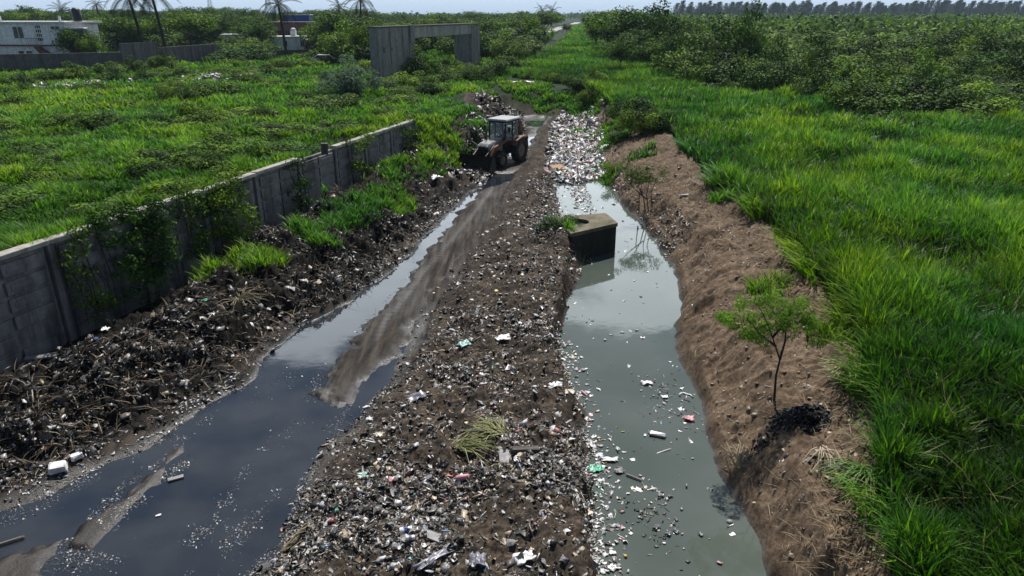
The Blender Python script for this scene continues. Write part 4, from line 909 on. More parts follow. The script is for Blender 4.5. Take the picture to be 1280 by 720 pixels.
for k in range(260):
    px = 846+k*1.9+rr.gauss(0, 3); Y = 760+rr.random()*140+(60 if k % 2 else 0); x = PY(px, 20, Y)[0]; s_ = .68+.45*rr.random()+(.1 if 1150 < px < 1200 else 0)
    put_tree('casuarina_tree', (CAS[k % 3], CT), (x, Y, hz0(x, Y)), s_, rr.gauss(0, .35), 'grey green wind bent tree in the long belt on the right horizon', 'tree', 'wind bent trees on the right horizon')

# --- palms
def palm_mesh(seed, nf, L, droop):
    r = np.random.default_rng(seed); V = []; Fq = []; T = []; o = 0
    for k in range(nf):
        a = k*2.399+r.normal(0,.1); el = 1.25-1.7*(k/nf)+r.normal(0,.08); n = 12; p = np.zeros(3); d = np.array([math.cos(a)*math.cos(el), math.sin(a)*math.cos(el), math.sin(el)]); sd_ = np.array([-math.sin(a), math.cos(a), 0])
        for j in range(n):
            q_ = p+d*L/n; w_ = L*.17*math.sin(math.pi*(.12+.86*j/n))**.7
            for s_ in (-1, 1):
                for m_ in (0, .5):
                    b_ = p*(1-m_)+q_*m_; tip = b_+sd_*s_*w_+d*w_*.55+np.array([0,0,-w_*.55]); V += [b_, b_+(q_-p)*.32, tip]; Fq.append((o, o+1, o+2)); T += [.5+.3*r.normal()]*3; o += 3
            V += [p+sd_*.03, p-sd_*.03, q_]; Fq.append((o, o+1, o+2)); T += [.3]*3; o += 3
            p = q_; d = d+np.array([0,0,-droop/n*(1.2-.4*(el > .6))]); d /= np.linalg.norm(d)
    me = npmesh('palm_crown', np.array(V), [np.array(Fq)], dict(tint=np.clip(T, 0, 1))); me.materials.append(LF_PALM); return me
PALM = [palm_mesh(1, 20, 4.4, 1.9), palm_mesh(2, 17, 3.8, 1.7)]
def palm(px, base_py, Y, top_py, lean, label, v=0, sc=1., group=None):
    x = PY(px, base_py, Y)[0]; z = hz0(x, Y); zt = PY(px, top_py, Y)[2]; h_ = zt-z
    root = tag(empty('palm_tree', (x, Y, z)), label, 'palm tree', group)
    mb = MB(); pts = [(lean*(t_**1.5), 0, -.3+(h_+.3)*t_) for t_ in [k/8 for k in range(9)]]; mb.tube(pts, [.27-.012*k for k in range(9)], 8); mb.build('trunk', BARKD, root)
    o = link('crown', PALM[v], None, root); o.location = (lean, 0, h_); o.scale = (sc, sc, sc); o.rotation_euler = (0,0,px*.7)
palm(184, 75, 104, -4, -1.0, 'tall palm in front of the grey field wall, the left one of the pair', 0, 1.0)
palm(210, 72, 106, -6, -.8, 'tall palm in front of the grey field wall, the right one of the pair', 1, 1.15)
palm(357, 60, 128, 6, -.4, 'single palm standing alone in front of the brick house', 0, 1.0)
palm(450, 30, 165, 1, .5, 'palm rising out of the dark trees left of the concrete portal', 1, 1.3)
palm(122, 15, 210, 6, 0, 'thin far palm on the left behind the white house', 1, .9)
for k, (px, Y, tp) in enumerate([(75,230,14),(425,200,10),(1168,430,20),(1240,400,20),(690,300,15),(678,310,13)]):
    palm(px, 25, Y, tp, rr.gauss(0,.4), 'small distant palm poking above the treeline', k % 2, 1.1, 'distant palms on the treeline')

# --- left background trees
lst = [(95,62,104,34,'dark leafy tree hiding the right end of the white house'),(118,78,103,44,'low bushy tree against the grey field wall beside the white house'),(240,50,135,14,'wide bright green tree behind the grey field wall'),(262,50,150,18,'spreading tree at the right end of the grey field wall'),(428,60,125,14,'big dense dark tree just left of the concrete portal'),(405,60,132,24,'mid green tree beside the big dense one left of the portal'),(310,60,160,22,'dark tree right of the low far roofs'),(452,66,108,30,'dark bushy tree touching the portal on its left')]
for k, (px, b_, Y, tp, lb) in enumerate(lst): tr(px, b_, Y, tp, (1,1,0,0,1,1,1,1)[k], lb, name='tree', wide=(1.2,1.0,1.5,1.4,1.5,1.2,1.0,1.0)[k])
k = 0
for row, (Y0, tp0, dx) in enumerate([(150,22,28),(200,17,25),(270,14,22),(370,13,19)]):
    px = -20+rr.random()*20
    while px < 690:
        Y = Y0*(.92+.16*rr.random()); x = PY(px, 20, Y)[0]
        if x < mid_l(Y)-3 and not (row == 0 and (325 < px < 400 or 280 < px < 310 or -30 < px < 95 or 500 < px < 565)) and not (row == 1 and 335 < px < 390):
            tr(px, 30, Y, tp0+rr.gauss(0, 3)+(3 if px > 480 else 0), rr.randrange(3), ['bushy green tree in the nearer row behind the left field', 'tree in the second row behind the left field', 'small tree far back in the left treeline', 'small tree far back in the left treeline'][row], 'tree', ['near row trees behind the left field','second row trees behind the left field','far left treeline','far left treeline'][row], wide=1.5)
        px += dx*(.75+.5*rr.random())
# low scrub closing the left background
k = 0
for Y in (118, 132, 150, 172, 205):
    px = -30+rr.random()*12
    while px < 672:
        x = PY(px, 40, Y)[0]
        if x < mid_l(Y)-2.5 and not (Y < 150 and (px < 272 or 330 < px < 400 or 500 < px < 570)) and not (Y >= 150 and (335 < px < 390 or 280 < px < 310 or px < 90)):
            s_ = (1.0+.8*rr.random())*(Y/130)**.7; put_shrub('shrub', SHRUBS[rr.randrange(5)], (x, Y*(.97+.06*rr.random()), hz0(x, Y)-.3), (s_, s_, min(s_, .75 if 270 < px < 410 else 1.3)*(.8+.5*rr.random())), rr.random()*6, 'shrub in the scrub belt closing the far side of the left field', 'shrub', 'scrub belt behind the left field')
        px += 17*(.7+.6*rr.random())*(130/Y)**.3
# trees between the portal and the reed strip
for k, (px, Y, tp, kd) in enumerate([(612,125,48,1),(598,150,36,1),(625,135,42,0),(640,150,34,1),(655,170,30,0),(610,175,26,1),(580,165,30,0),(645,200,26,1),(662,230,24,1),(630,230,22,0),(545,150,38,1),(665,150,44,1),(672,200,30,1),(600,220,22,1)]):
    tr(px, 60, Y, tp, kd, 'rounded green tree between the portal and the reed strip', 'tree', 'trees between portal and reed strip', wide=1.1)
tr(708, 36, 260, 29, 1, 'small round dark tree standing alone beside the far road', wide=1.2)
# far woods: one mass either side, to the horizon
def wood(name, x0f, x1f, y0, y1, n, seed, label):
    r = np.random.default_rng(seed); y = y0*(y1/y0)**r.random(n); x = x0f(y)+(x1f(y)-x0f(y))*r.random(n); C = []; T = []
    for k in range(n):
        s_ = 1+y[k]/700; m_ = 45; c = r.normal(0, 1, (m_, 3))*[2.6*s_, 2.6*s_, 1.3*s_]; hgt = 2.4+1.9*r.random()**2; c[:,2] = np.abs(c[:,2])*.8+hgt*.5; z = 2.1; C.append(c+[x[k], y[k], z]); T.append(np.clip(.45+.3*r.normal()+.15*r.normal(0,1,m_), 0, 1))
    C = np.concatenate(C); T = np.concatenate(T); sz = .9+C[:,1]/500
    v, f, tt = leaves(C, np.array([0,0,.8]), sz, .6, T, seed, .7); me = npmesh(name, v, [f], dict(tint=tt)); me.materials.append(LF); o = link(name, me, None); tag(o, label, 'woodland', kind='stuff')
wood('distant_woodland', lambda y: mid_r(y)+6, lambda y: y*.84+10, YC*.93, 740, 1700, 81, 'distant green woodland running back to the wind bent tree belt')
wood('distant_woodland', lambda y: -(y*.84+10), lambda y: mid_l(np.minimum(y, 500))-22, 380, 1100, 1100, 82, 'distant woodland on the left running to the horizon')
wood('distant_woodland', lambda y: y*0+0, lambda y: y*.84, 900, 1500, 500, 83, 'farthest woodland line at the horizon on the right')

# bushes scattered in the left field and on the banks
def bush(px, py, z, w_, h_, label, group=None, m=None, name='bush', kind=None):
    x, y, _ = P(px, py, z); me = SHRUBS[(px*7+py) % 5 if kind is None else kind]
    if m: me = me.copy(); me.materials[0] = m
    return put_shrub(name, me, (x, y, hz(x, y)-.15), (w_/4.6, w_/4.6, h_/2.6), px*.37, label, 'bush', group)
FB = 'dark bushes dotted over the left field'
for (px, py, w_, h_) in [(28,122,2.4,.9),(112,118,2.0,.8),(215,130,1.8,1.1),(235,132,1.6,1.0),(228,95,2.2,1.2),(245,152,1.6,1.1),(195,160,2.2,.8),(95,160,2.4,.7),(45,208,1.2,.5),(108,200,1.2,.5),(140,198,1.2,.5),(195,225,1.3,.6),(60,256,.9,.4),(330,150,1.6,.8),(310,100,2.5,1),(350,80,3,1.2),(385,78,3,1),(410,75,3,1.1),(300,78,3,1),(60,100,3,1.2),(90,98,3,1.5),(140,92,3,1.6),(170,88,3,1.6),(205,84,3,2.2),(20,104,3,1.2),(455,115,2,.9),(540,118,2.4,1.1),(560,104,2.6,1.3),(500,125,2.,.9),(590,100,3,1.5),(610,92,3.5,1.8),(635,85,3.5,1.8),(640,70,4,2.2),(620,66,4,2.4),(655,62,4,2.2),(525,96,3,2.6),(545,90,3,1.4),(565,86,3,1.6),(580,96,2.4,1.2),(150,140,2,.7),(275,180,1.6,.7),(260,215,1.4,.7),(20,180,1.6,.6),(380,130,1.8,.8),(480,150,1.3,.7)]:
    bush(px, py, 2.5, w_, h_, 'dark leafy bush growing in the rough grass of the left field', FB)
rb = random.Random(9)
for k in range(95):
    Y = 22*(95/22)**rb.random(); x = -(6.5+rb.random()*(Y*.74)); 
    if x > wall_x(min(Y, 50))-1.2: continue
    w_ = 1.2+.022*Y+1.3*rb.random(); put_shrub('bush', SHRUBS[k % 5], (x, Y, hz0(x, Y)-.25), (w_/4.6, w_/4.6, (.35+.5*rb.random())*(.8+Y/100)/2.6), rb.random()*6, 'dark leafy bush growing in the rough grass of the left field', 'bush', FB)
CB = 'bushes at the head of the canal'
for (px, py, w_, h_) in [(720,112,2,1.3),(733,118,1.8,1.6),(745,108,2.4,1.5),(790,150,2.8,2.0),(772,140,1.8,1.4),(806,160,2.6,1.7),(825,160,2.2,1.3),(690,105,1.8,1),(662,100,1.6,.8),(775,160,1.4,.8)]:
    bush(px, py, 1.9, w_, h_, 'green bush at the head of the canal between grass strip and dirt bank', CB)
put_shrub('bush', SHRUBS[0], (2.0, 26.9, .75), (.26,.34,.24), 2., 'smaller weed clump behind the open hole of the concrete chamber', 'bush')
bush(440, 122, 2.5, 3.4, 2.3, 'pale grey green bush with open twigs in front of the portal', m=LF_GR, name='pale_bush', kind=1)
bush(418, 112, 2.5, 2.2, 1.7, 'second smaller pale grey green bush, on the left of the larger one', m=LF_GR, name='pale_bush', kind=2)

# plants hanging over the wall
def hanging(px0, px1, top_py, bot_py, n, seed, label, spread=.5):
    r = np.random.default_rng(seed); C = []
    for k in range(n):
        px = px0+(px1-px0)*r.random(); t_ = r.random(); yw = np.interp(px, [0,100,185,300,400,515], [P(a,b_,WT)[1] for a,b_ in wall_px]); z = WT+.25-t_*(3.1)*(.6+.4*r.random())
        x = float(wall_x(yw))+.22+spread*math.sin(t_*2.6)*r.random()+.15*t_; C.append((x, yw, z, .25+.15*r.random(), np.clip(.45+.25*r.normal(), 0, 1)))
    C = np.array(C); o0 = C[:,:3].mean(0); o0[2] = C[:,2].min(); C[:,:3] -= o0
    me = crown_mesh('creeper_leaves', C, 70, .13, seed, .4, .1); root = tag(empty('creeper', tuple(o0)), label, 'creeper'); link('leaves', me, LF_DK, root)
    mb = MB()
    for k in range(7):
        c = C[r.integers(len(C))]; mb.tube([(c[0]-.1, c[1], max(c[2], 1.5)), (c[0]+.05, c[1]+.1, 1.), (c[0]+.1, c[1], -.1)], [.02,.016,.01], 5)
    mb.build('stem', BARKD, root)
hanging(110, 185, 280, 380, 75, 91, 'thick dark creeper spilling over the near part of the wall', .6)
hanging(236, 290, 225, 330, 50, 92, 'dark creeper hanging down the wall just past its middle', .5)
hanging(60, 96, 292, 330, 14, 94, 'thin creeper strand over the near end of the wall', .3)
hanging(205, 232, 240, 320, 16, 95, 'narrow creeper between the two thick ones on the wall', .3)
hanging(420, 450, 180, 230, 14, 96, 'creeper near the far end of the wall', .3)
hanging(480, 512, 158, 190, 18, 97, 'creeper burying the far end of the wall', .4)
hanging(345, 362, 205, 240, 10, 93, 'small creeper on the far part of the wall', .3)

# ------------------------------------------------------------------ saplings on the right bank
def sapling(px, py, z, stems, clumps, lm, per, size, label, seed, rs=.028):
    x, y, _ = P(px, py, z); z0 = hz(x, y); root = tag(empty('sapling', (x, y, z0)), label, 'sapling'); mb = MB()
    for st in stems: mb.tube([Vector(p) for p in st], [rs*(1-.75*i/(len(st)-1)) for i in range(len(st))], 6)
    mb.build('stem', BARKD, root, True)
    me = crown_mesh('sapling_leaves', np.array(clumps), per, size, seed, .25, .3); link('crown', me, lm, root)
r = np.random.default_rng(5)
cl = [(-.45+.95*a, .3*b_, 2.0+.50*c, .13+.07*abs(d_), np.clip(.55+.2*e_, 0, 1)) for a, b_, c, d_, e_ in r.uniform(-1, 1, (75, 5)) if a*a+c*c < 1.1]
sapling(968, 500, 1.15, [[(0,0,-.1),(-.05,0,.6),(0,.05,.95),(-.25,0,1.5),(-.5,0,2.0),(-.7,0,2.3)],[(0,.05,.95),(.05,.05,1.4),(-.02,0,1.9),(.2,.1,2.2)],[(-.15,0,1.3),(-.45,.1,1.5),(-.8,.1,1.9)],[(-.25,0,1.5),(0,0,1.9),(.1,0,2.4)]], cl, LF_LT, 85, .085, 'young feathery green tree with a thin bent stem on the bare right bank', 7)
cl = [(-.2+1.0*a, .3*b_, 1.75+.35*c, .26, np.clip(.45+.2*e_, 0, 1)) for a, b_, c, d_, e_ in r.uniform(-1, 1, (22, 5))]
sapling(808, 252, .9, [[(0,0,-.1),(-.15,0,.7),(-.5,0,1.4),(-.7,0,1.8)],[(.15,0,-.1),(.0,.05,.8),(.1,0,1.8)],[(.35,.1,-.1),(.2,.1,.9),(.45,0,1.7)],[(-.3,.1,-.1),(-.35,0,.8),(-.2,0,1.7)],[(0,0,.6),(-.6,0,1.1),(-1,.1,1.6)]], cl, LF, 90, .11, 'group of thin dark stems with a small green crown leaning over the canal', 8, .032)
cl = [(.5*a, .3*b_, .55+.3*c, .22, .5) for a, b_, c, d_, e_ in r.uniform(-1, 1, (10, 5))]
sapling(765, 212, .7, [[(0,0,-.1),(0,0,.6)],[(0,0,.1),(.2,0,.7)]], cl, LF_LT, 90, .10, 'low bright leafy sapling at the water edge near the rubbish raft', 9)
# bare twiggy stem in the reeds at the right
mb = MB(); x, y, _ = P(935, 118, 2.0)
root = tag(empty('bare_sapling', (x, y, hz(x, y))), 'thin bare branched sapling standing at the back of the tall grass', 'sapling')
for a, b_ in ((.5,2.4),(-.5,2.2),(.1,2.8),(.9,1.9),(-.8,1.7)): mb.tube([(0,0,-.2),(a*.2,0,b_*.4),(a,.1,b_)], [.05,.035,.012], 5)
mb.build('stem', BARK, root)

# black charred heap on the right bank
def lump(name, px, py, z, sx_, sy_, sz_, n, size, m, label, cat, seed):
    x, y, _ = P(px, py, z); root = tag(empty(name, (x, y, hz(x, y)-.05)), label, cat); random.seed(seed)
    mb = MB()
    for k in range(n):
        a = random.random()*6.28; q_ = math.sqrt(random.random()); h_ = (1-q_*q_)*sz_*random.random(); h_ += hz(x+math.cos(a)*q_*sx_, y+math.sin(a)*q_*sy_)-hz(x, y)
        mb.box((math.cos(a)*q_*sx_, math.sin(a)*q_*sy_, h_), (size*(.5+random.random()), size*(.3+.6*random.random()), size*(.2+.4*random.random())), (random.random()*3, random.random()*3, random.random()*6))
    mb.jitter(size*.12).build('clods', m, root)
CHAR = flat('charred_black', (.008,.008,.009), .75, 0, .4, 9)
lump('charred_heap', 1000, 527, 1.2,   .6, .55, .30, 1100, .085, CHAR, 'black charred heap on the bare bank beside the thin sapling', 'heap', 3)
lump('burnt_patch', 965, 540, 1.0, .5, .3, .1, 110, .09, CHAR, 'thin spill of black ash left of the charred heap', 'ash', 4)
lump('sludge_bag_pile', 838, 688, .03, .20, .22, .07, 60, .13, flat('grey_plastic', (.13,.13,.16), .3, 0, .5, 9), 'pile of dark grey plastic bags afloat low in the nearest canal water', 'bags', 5)

# ------------------------------------------------------------------ separately built pieces of rubbish
WP = flat('white_plastic', (.72,.72,.74), .35, 0, .2, 9, (.45,.42,.38)); PINK = flat('pink_plastic', (.55,.25,.27), .4); GRN = flat('green_plastic', (.03,.30,.17), .35); CARD = flat('cardboard', (.38,.23,.13), .85, 0, .2, 5)
BLUE = flat('blue_label', (.05,.10,.35), .4); TEAL = flat('pale_teal_plastic', (.25,.42,.40), .35); GREYP = flat('grey_plastic_sheet', (.16,.16,.19), .3, 0, .4, 7); WOODM = flat('grey_wood', (.17,.15,.13), .8, 0, .35, 8); SHEET = flat('dull_sheet', (.22,.21,.21), .6, 0, .3, 6)
def place(px, py, z=None, dz=0):
    x, y, _ = P(px, py, 0 if z is None else z)
    for _ in range(4):
        if z is None: zz = max(hz(x, y), 0); x, y, _ = P(px, py, zz)
    return (x, y, (max(hz(x, y), 0) if z is None else z)+dz)
def sheet(px, py, l, w_, m, label, cat, rz=0, fold=.25, name='plastic_sheet', z=None, tilt=0, seed=0):
    r = np.random.default_rng(seed+int(px)); n = 9; u_, v_ = np.meshgrid(np.linspace(-.5,.5,n), np.linspace(-.5,.5,n)); edge = 1+.12*r.normal(0, 1, (n, n))
    X_ = u_*l*edge; Y_ = v_*w_*edge; Z_ = w_*fold*(.5*fbm(u_*4+px, v_*4, 1., 3, 5)+.35)+tilt*v_*w_
    V = np.stack([X_, Y_, Z_], -1).reshape(-1, 3); i = np.arange(n*n).reshape(n, n); f = np.stack([i[:-1,:-1], i[:-1,1:], i[1:,1:], i[1:,:-1]], -1).reshape(-1, 4)
    o = link(name, npmesh(name, V, [f]), m); o.location = place(px, py, z, .02); o.rotation_euler = (0,0,rz); md = o.modifiers.new('t', 'SOLIDIFY'); md.thickness = .006; return tag(o, label, cat)
def plank(px, py, l, w_, t_, m, label, cat, rz=0, name='plank', z=None, rx=0, dz=.03):
    o = MB().box((0,0,0), (l, w_, t_), bev=min(w_, t_)*.15).jitter(t_*.12).build(name, m); o.location = place(px, py, z, dz); o.rotation_euler = (rx,0,rz); return tag(o, label, cat)
def bottle(px, py, l, m, capm, label, rz=0, z=None):
    root = tag(empty('bottle', place(px, py, z, .04), rz), label, 'bottle'); k = l
    MB().tube([(-.5*k,0,0),(-.46*k,0,0),(.12*k,0,0),(.28*k,0,0),(.36*k,0,0),(.42*k,0,0)], [.10*k,.14*k,.14*k,.12*k,.055*k,.05*k], 12).build('bottle_body', m, root, True)
    MB().tube([(.42*k,0,0),(.5*k,0,0)], .06*k, 10).build('cap', capm, root)
def can(px, py, l, m1, m2, label, rz=0):
    root = tag(empty('drink_can', place(px, py, None, .05), rz), label, 'can')
    MB().tube([(-.5*l,0,0),(-.45*l,0,0),(.45*l,0,0),(.5*l,0,0)], [.22*l,.27*l,.27*l,.22*l], 14).build('can_body', m1, root, True)
    MB().tube([(-.16*l,0,0),(.16*l,0,0)], .273*l, 14, False).build('band', m2, root, True)
plank(697, 214, .95, .75, .05, CARD, 'flat piece of orange brown cardboard lying where the canal water begins', 'cardboard', .5, 'cardboard', rx=.25, dz=.22)
can(508, 666, .24, WP, BLUE, 'white can with a blue band lying on the near mound, upper of two', .25)
can(513, 674, .16, WP, GREYP, 'short white can lying just below the blue banded can', .15)
sheet(455, 596, .26, .18, TEAL, 'pale teal plastic scrap on the left part of the mound', 'plastic', .4)
sheet(491, 600, .17, .13, PINK, 'pink plastic scrap left of the dark bottle on the mound', 'plastic', .2)
sheet(580, 432, .35, .28, TEAL, 'crumpled pale blue bag on the mound beyond the small puddle', 'plastic bag', .6, .5)
sheet(628, 425, .38, .30, WP, 'round white bag lying on the upper middle of the mound', 'plastic bag', .2, .4)
sheet(576, 597, .20, .16, WP, 'dirty white scrap near the pink tube on the mound', 'plastic', .7)
bottle(532, 604, .30, GREYP, WP, 'small dark bottle lying near the pink scrap', 1.0)
bottle(580, 598, .34, PINK, WP, 'pink tube shaped bottle under the tuft of cut reeds', .3)
plank(545, 674, .38, .18, .03, SHEET, 'flat grey board right of the two cans', 'board', -.5)
sheet(540, 700, .6, .16, GREYP, 'long twisted grey plastic strip at the bottom of the mound', 'plastic', .75, .5)
sheet(596, 706, .34, .26, GREYP, 'crumpled clear grey bag at the bottom edge of the mound', 'plastic bag', 1.4, .8)
sheet(632, 572, .3, .5, SHEET, 'short dull grey mat piece beside the canal side of the mound', 'mat', .1, .1, tilt=.1)
plank(657, 563, .55, .13, .07, DARKC, 'short grey pipe like block lying across the mound crest', 'block', .02)
sheet(655, 700, .35, .22, WP, 'dirty white bag at the lower right of the mound', 'plastic bag', .5, .5)
sheet(520, 500, .45, .3, GREYP, 'grey twisted netting piece at the left edge of the mound', 'netting', .3, .7)
sheet(694, 483, .3, .22, WP, 'pale crumpled bag on the crest above the canal', 'plastic bag', .1, .5)
sheet(462, 526, .15, .13, WP, 'white cup shaped scrap on the left toe of the mound', 'plastic', .1, .6)
# afloat on the canal
bottle(730, 493, .22, PINK, WP, 'salmon pink bottle at the left water line of the canal', -1.1, 0)
sheet(745, 588, .30, .20, GRN, 'green and white bag at the left shore of the canal', 'plastic bag', .3, .35, z=0)
sheet(808, 480, .28, .17, WP, 'largest white bag floating left of the drift near the right bank', 'plastic bag', .1, .5, z=0)
sheet(831, 497, .15, .12, WP, 'small square white box lid floating in the middle of the drift', 'box', .1, .3, z=0)
sheet(861, 525, .24, .17, PINK, 'pink and white bag floating near the right bank below the drift', 'plastic bag', -.2, .6, z=0)
mb = MB(); a0 = [(-.22+.03*k, .10*math.sin(k*.42)+.02, .02) for k in range(8)]+[(.06,.02,.02),(.10,-.1,.02)]; o = mb.tube(a0, .022, 7).build('foam_strip', WP, None, True); o.location = P(860, 495, 0); tag(o, 'curved white foam strip arching over the floating drift', 'foam strip')
sheet(762, 576, .36, .13, WP, 'long white bottle shaped bag pointing away from the left shore', 'plastic bag', .05, .5, z=0)
plank(822, 545, .36, .12, .07, GREYP, 'dark angular board floating in mid canal with a pale end', 'board', -.35, 'floating_board', 0)
sheet(816, 542, .2, .1, SHEET, 'pale shard beside the dark floating board', 'plastic', -.4, .4, z=0)
plank(792, 598, .34, .03, .03, WOODM, 'thin stick drifting below the white bag on the canal', 'stick', -.6, 'stick', 0)
sheet(774, 590, .18, .15, SHEET, 'pale brown crumpled wrapper at the head of the thin stick', 'wrapper', .4, .5, z=0)
sheet(766, 692, .12, .08, WP, 'small white scrap floating near the left shore, upper of two', 'plastic', .1, .3, z=0)
sheet(765, 711, .14, .13, WP, 'small white scrap floating near the left shore, lower of two', 'plastic', .8, .3, z=0)
bottle(858, 608, .13, GREYP, BLK, 'dark small bottle floating upright in the open water', 1.4, 0)
mb = MB(); o = mb.ball((0,0,0), .055, (1.2,1,.7)).build('foam_ball', SHEET, None, True); o.location = P(912, 652, 0.01); tag(o, 'pale round float drifting near the right bank', 'float')
plank(898, 634, .24, .02, .02, WOODM, 'pale thin twig floating above the pale round float', 'twig', -.5, 'stick', 0)
plank(917, 647, .22, .02, .02, WOODM, 'pale twig touching the right bank by the round float', 'twig', -.2, 'stick', 0)
for px, py, l in ((876,669,.09),(852,637,.07),(845,650,.08),(820,660,.14),(835,668,.12),(845,665,.12),(826,620,.12),(838,621,.1)):
    sheet(px, py, l, l*.7, GREYP, 'small dark grey bag floating among others in the near canal', 'plastic', px*.3, .6, z=0)['group'] = 'small dark bags afloat in the near canal'
# on the puddle and its shore
plank(220, 599, .30, .10, .03, SHEET, 'pale flat block lying in the middle of the dark puddle', 'board', .5, 'floating_board', 0)
sheet(198, 645, .10, .05, WP, 'small white chip floating below the pale block in the puddle', 'plastic', .6, .3, z=0)
plank(74, 590, .30, .26, .14, WP, 'square white foam block on the shore of the puddle', 'foam block', .5, 'foam_block', None, 0, .06)
plank(97, 575, .2, .17, .1, WP, 'smaller white foam chunk right of the square foam block', 'foam block', .9, 'foam_block', None, 0, .05)
plank(8, 680, .55, .05, .05, WOODM, 'grey wooden bar lying on the mud at the left edge', 'wooden bar', .55)
plank(58, 452, .95, .16, .05, SHEET, 'grey plank end sticking out of the dark left heap', 'board', .3, 'plank', None, .3, .16)
sheet(88, 455, .5, .75, GREYP, 'folded dark grey plate beside the plank on the left heap', 'sheet', .2, .3, tilt=-.5)
sheet(252, 367, .28, .22, GRN, 'green plastic scrap under the wall on the left bank', 'plastic', .1, .4)
sheet(230, 478, .2, .34, SHEET, 'grey rag hanging on the toe of the left bank', 'rag', .1, .5, tilt=.4)
sheet(133, 387+30, .2, .2, WP, 'white scrap on top of the left heap near the wall', 'plastic', .1, .5)
sheet(544, 222+45, .35, .25, WP, 'white bag in the weeds beside the upper puddle', 'plastic bag', .1, .5)
sheet(545, 233, .6, .4, WP, 'larger white bag half in the weeds beyond the upper puddle', 'plastic bag', .7, .5)
plank(855, 247, .5, .1, .05, WP, 'pale pink stick lying on the upper right bank', 'stick', .3, 'stick')
sheet(640, 104, 4.6, 1.5, WP, 'big white tarpaulin lying on the dirt at the far end of the dug channel', 'tarpaulin', .05, .25, 'tarpaulin')
# cut reed bundles
def bundle(px, py, n, L, m, label, rz, seed, spread=.3, name='cut_reeds'):
    r = np.random.default_rng(seed); x, y, z = place(px, py); mb = MB()
    for k in range(n):
        a = rz+r.normal(0, spread); l = L*(.5+.6*r.random()); o_ = r.normal(0, .07, 2); p0 = Vector((o_[0], o_[1], .05)); p2_ = Vector((o_[0]+math.cos(a)*l, o_[1]+math.sin(a)*l, .04+.1*r.random())); md_ = (p0+p2_)/2+Vector((r.normal(0,.05), r.normal(0,.05), .12*r.random()+.03)); mb.tube([p0, md_, p2_], [.012,.010,.004], 5)
    o = mb.build(name, m); o.location = (x, y, z+.03); return tag(o, label, 'reeds')
RD = flat('pale_reed', (.28,.28,.12), .6, 0, .35, 12); RD2 = flat('dry_reed', (.24,.20,.12), .7, 0, .3, 12)
bundle(575, 562, 46, .8, RD, 'bundle of pale green cut reeds lying on the near mound', .15, 1, .5)
bundle(625, 545, 46, .75, RD, 'second tuft of cut reeds curling over the top of the reed bundle', 2.6, 2, .5)
bundle(355, 690, 8, 1.2, RD2, 'single thin bundle of dry reed stalks slanting by the puddle edge', .95, 3, .05)
bundle(300, 385, 50, .9, RD2, 'dry grass tuft spread over the left bank heap', .3, 4, 1.2)
bundle(925, 585, 45, .7, RD2, 'tangle of dry stalks hanging at the edge of the right water line', .8, 5, .6)
bundle(1030, 565, 10, .8, flat('pale_stick', (.4,.33,.25), .7), 'pale bent stalks on the bare dirt below the charred heap', -1.9, 6, .35)
bundle(1080, 590, 60, .9, flat('fallen_green_leaves', (.12,.2,.05), .6), 'fallen bright green cane leaves spilling onto the bare dirt', 3.7, 7, .4)
bundle(1060, 470, 50, .7, RD, 'flattened yellow green cane lying at the edge of the tall grass', 3.4, 8, .6)

# ------------------------------------------------------------------ buildings, walls and masts at the back
WHT = concrete('old_white_wash', (.80,.79,.78), (.5,.49,.48)); GRYW = concrete('grey_block_wall', (.14,.135,.13), (.06,.055,.055)); BRK = flat('purple_brick', (.14,.09,.085), .9, 0, .35, 3); BLU = flat('blue_wall_paint', (.04,.10,.34), .7, 0, .2, 3); TIN = flat('pale_tin_roof', (.5,.5,.49), .5, 0, .25, 2); DRK = flat('dark_window', (.012,.014,.018), .2); RUST = flat('rusty_tin', (.12,.07,.05), .8, 0, .4, 3)
def house(name, px0, px1, Y0, Y1, z0, z1, depth, wall_m, roof_m, label, cat='house', wins=(), over=.3, roof_t=.22, frame=None):
    a = Vector(PY(px0, 40, Y0)[:2]); b_ = Vector(PY(px1, 40, Y1)[:2]); d = (b_-a); L = d.length; ang = math.atan2(d.y, d.x)
    root = tag(empty(name, (a.x, a.y, z0), ang), label, cat)
    MB().box((L/2, depth/2, (z1-z0)/2-.2), (L, depth, z1-z0+.4)).build('wall', wall_m, root)
    MB().box((L/2, depth/2, z1-z0+roof_t/2+.005), (L+over*2, depth+over*2, roof_t), bev=.03).build('roof', roof_m, root)
    for (u_, zc, w_, h_) in wins:
        fr = MB().box((u_, -.03, zc), (w_+.18, .08, h_+.18)).build('window', frame or wall_m, root)
        mbp = MB(); mbp.box((u_-w_*.26, -.075, zc), (w_*.44, .03, h_)).box((u_+w_*.26, -.075, zc), (w_*.44, .03, h_)); mbp.build('pane', DRK, fr)
    return root, L
gz = 2.05
root, L = house('white_house', -60, 82, 106, 104, gz+2.9, 7.75, 7, WHT, TIN, 'white two storey house with dark windows behind the grey wall', wins=[(L_, z_, w_, h_) for L_, z_, w_, h_ in [(10.4,1.6,1.5,1.5),(16.2,2.25,1.3,.4),(4,1.6,1.5,1.5)]], over=.5, roof_t=.28)
MB().box((L/2, 3.4, -1.6), (L-.4, 6.6, 2.9)).build('wall', WHT, root)
MB().box((L/2, 3.4, -.12), (L+.6, 7.6, .2)).build('balcony_slab', RUST, root)
for u_ in (10.7, 4.5):
    fr = MB().box((u_, .03, -1.4), (2.1,.1,1.25)).build('window', WHT, root)
    MB().box((u_-.6,-.03,-1.4), (.8,.03,1.05)).box((u_+.6,-.03,-1.4), (.8,.03,1.05)).build('pane', DRK, fr)
lat = MB()
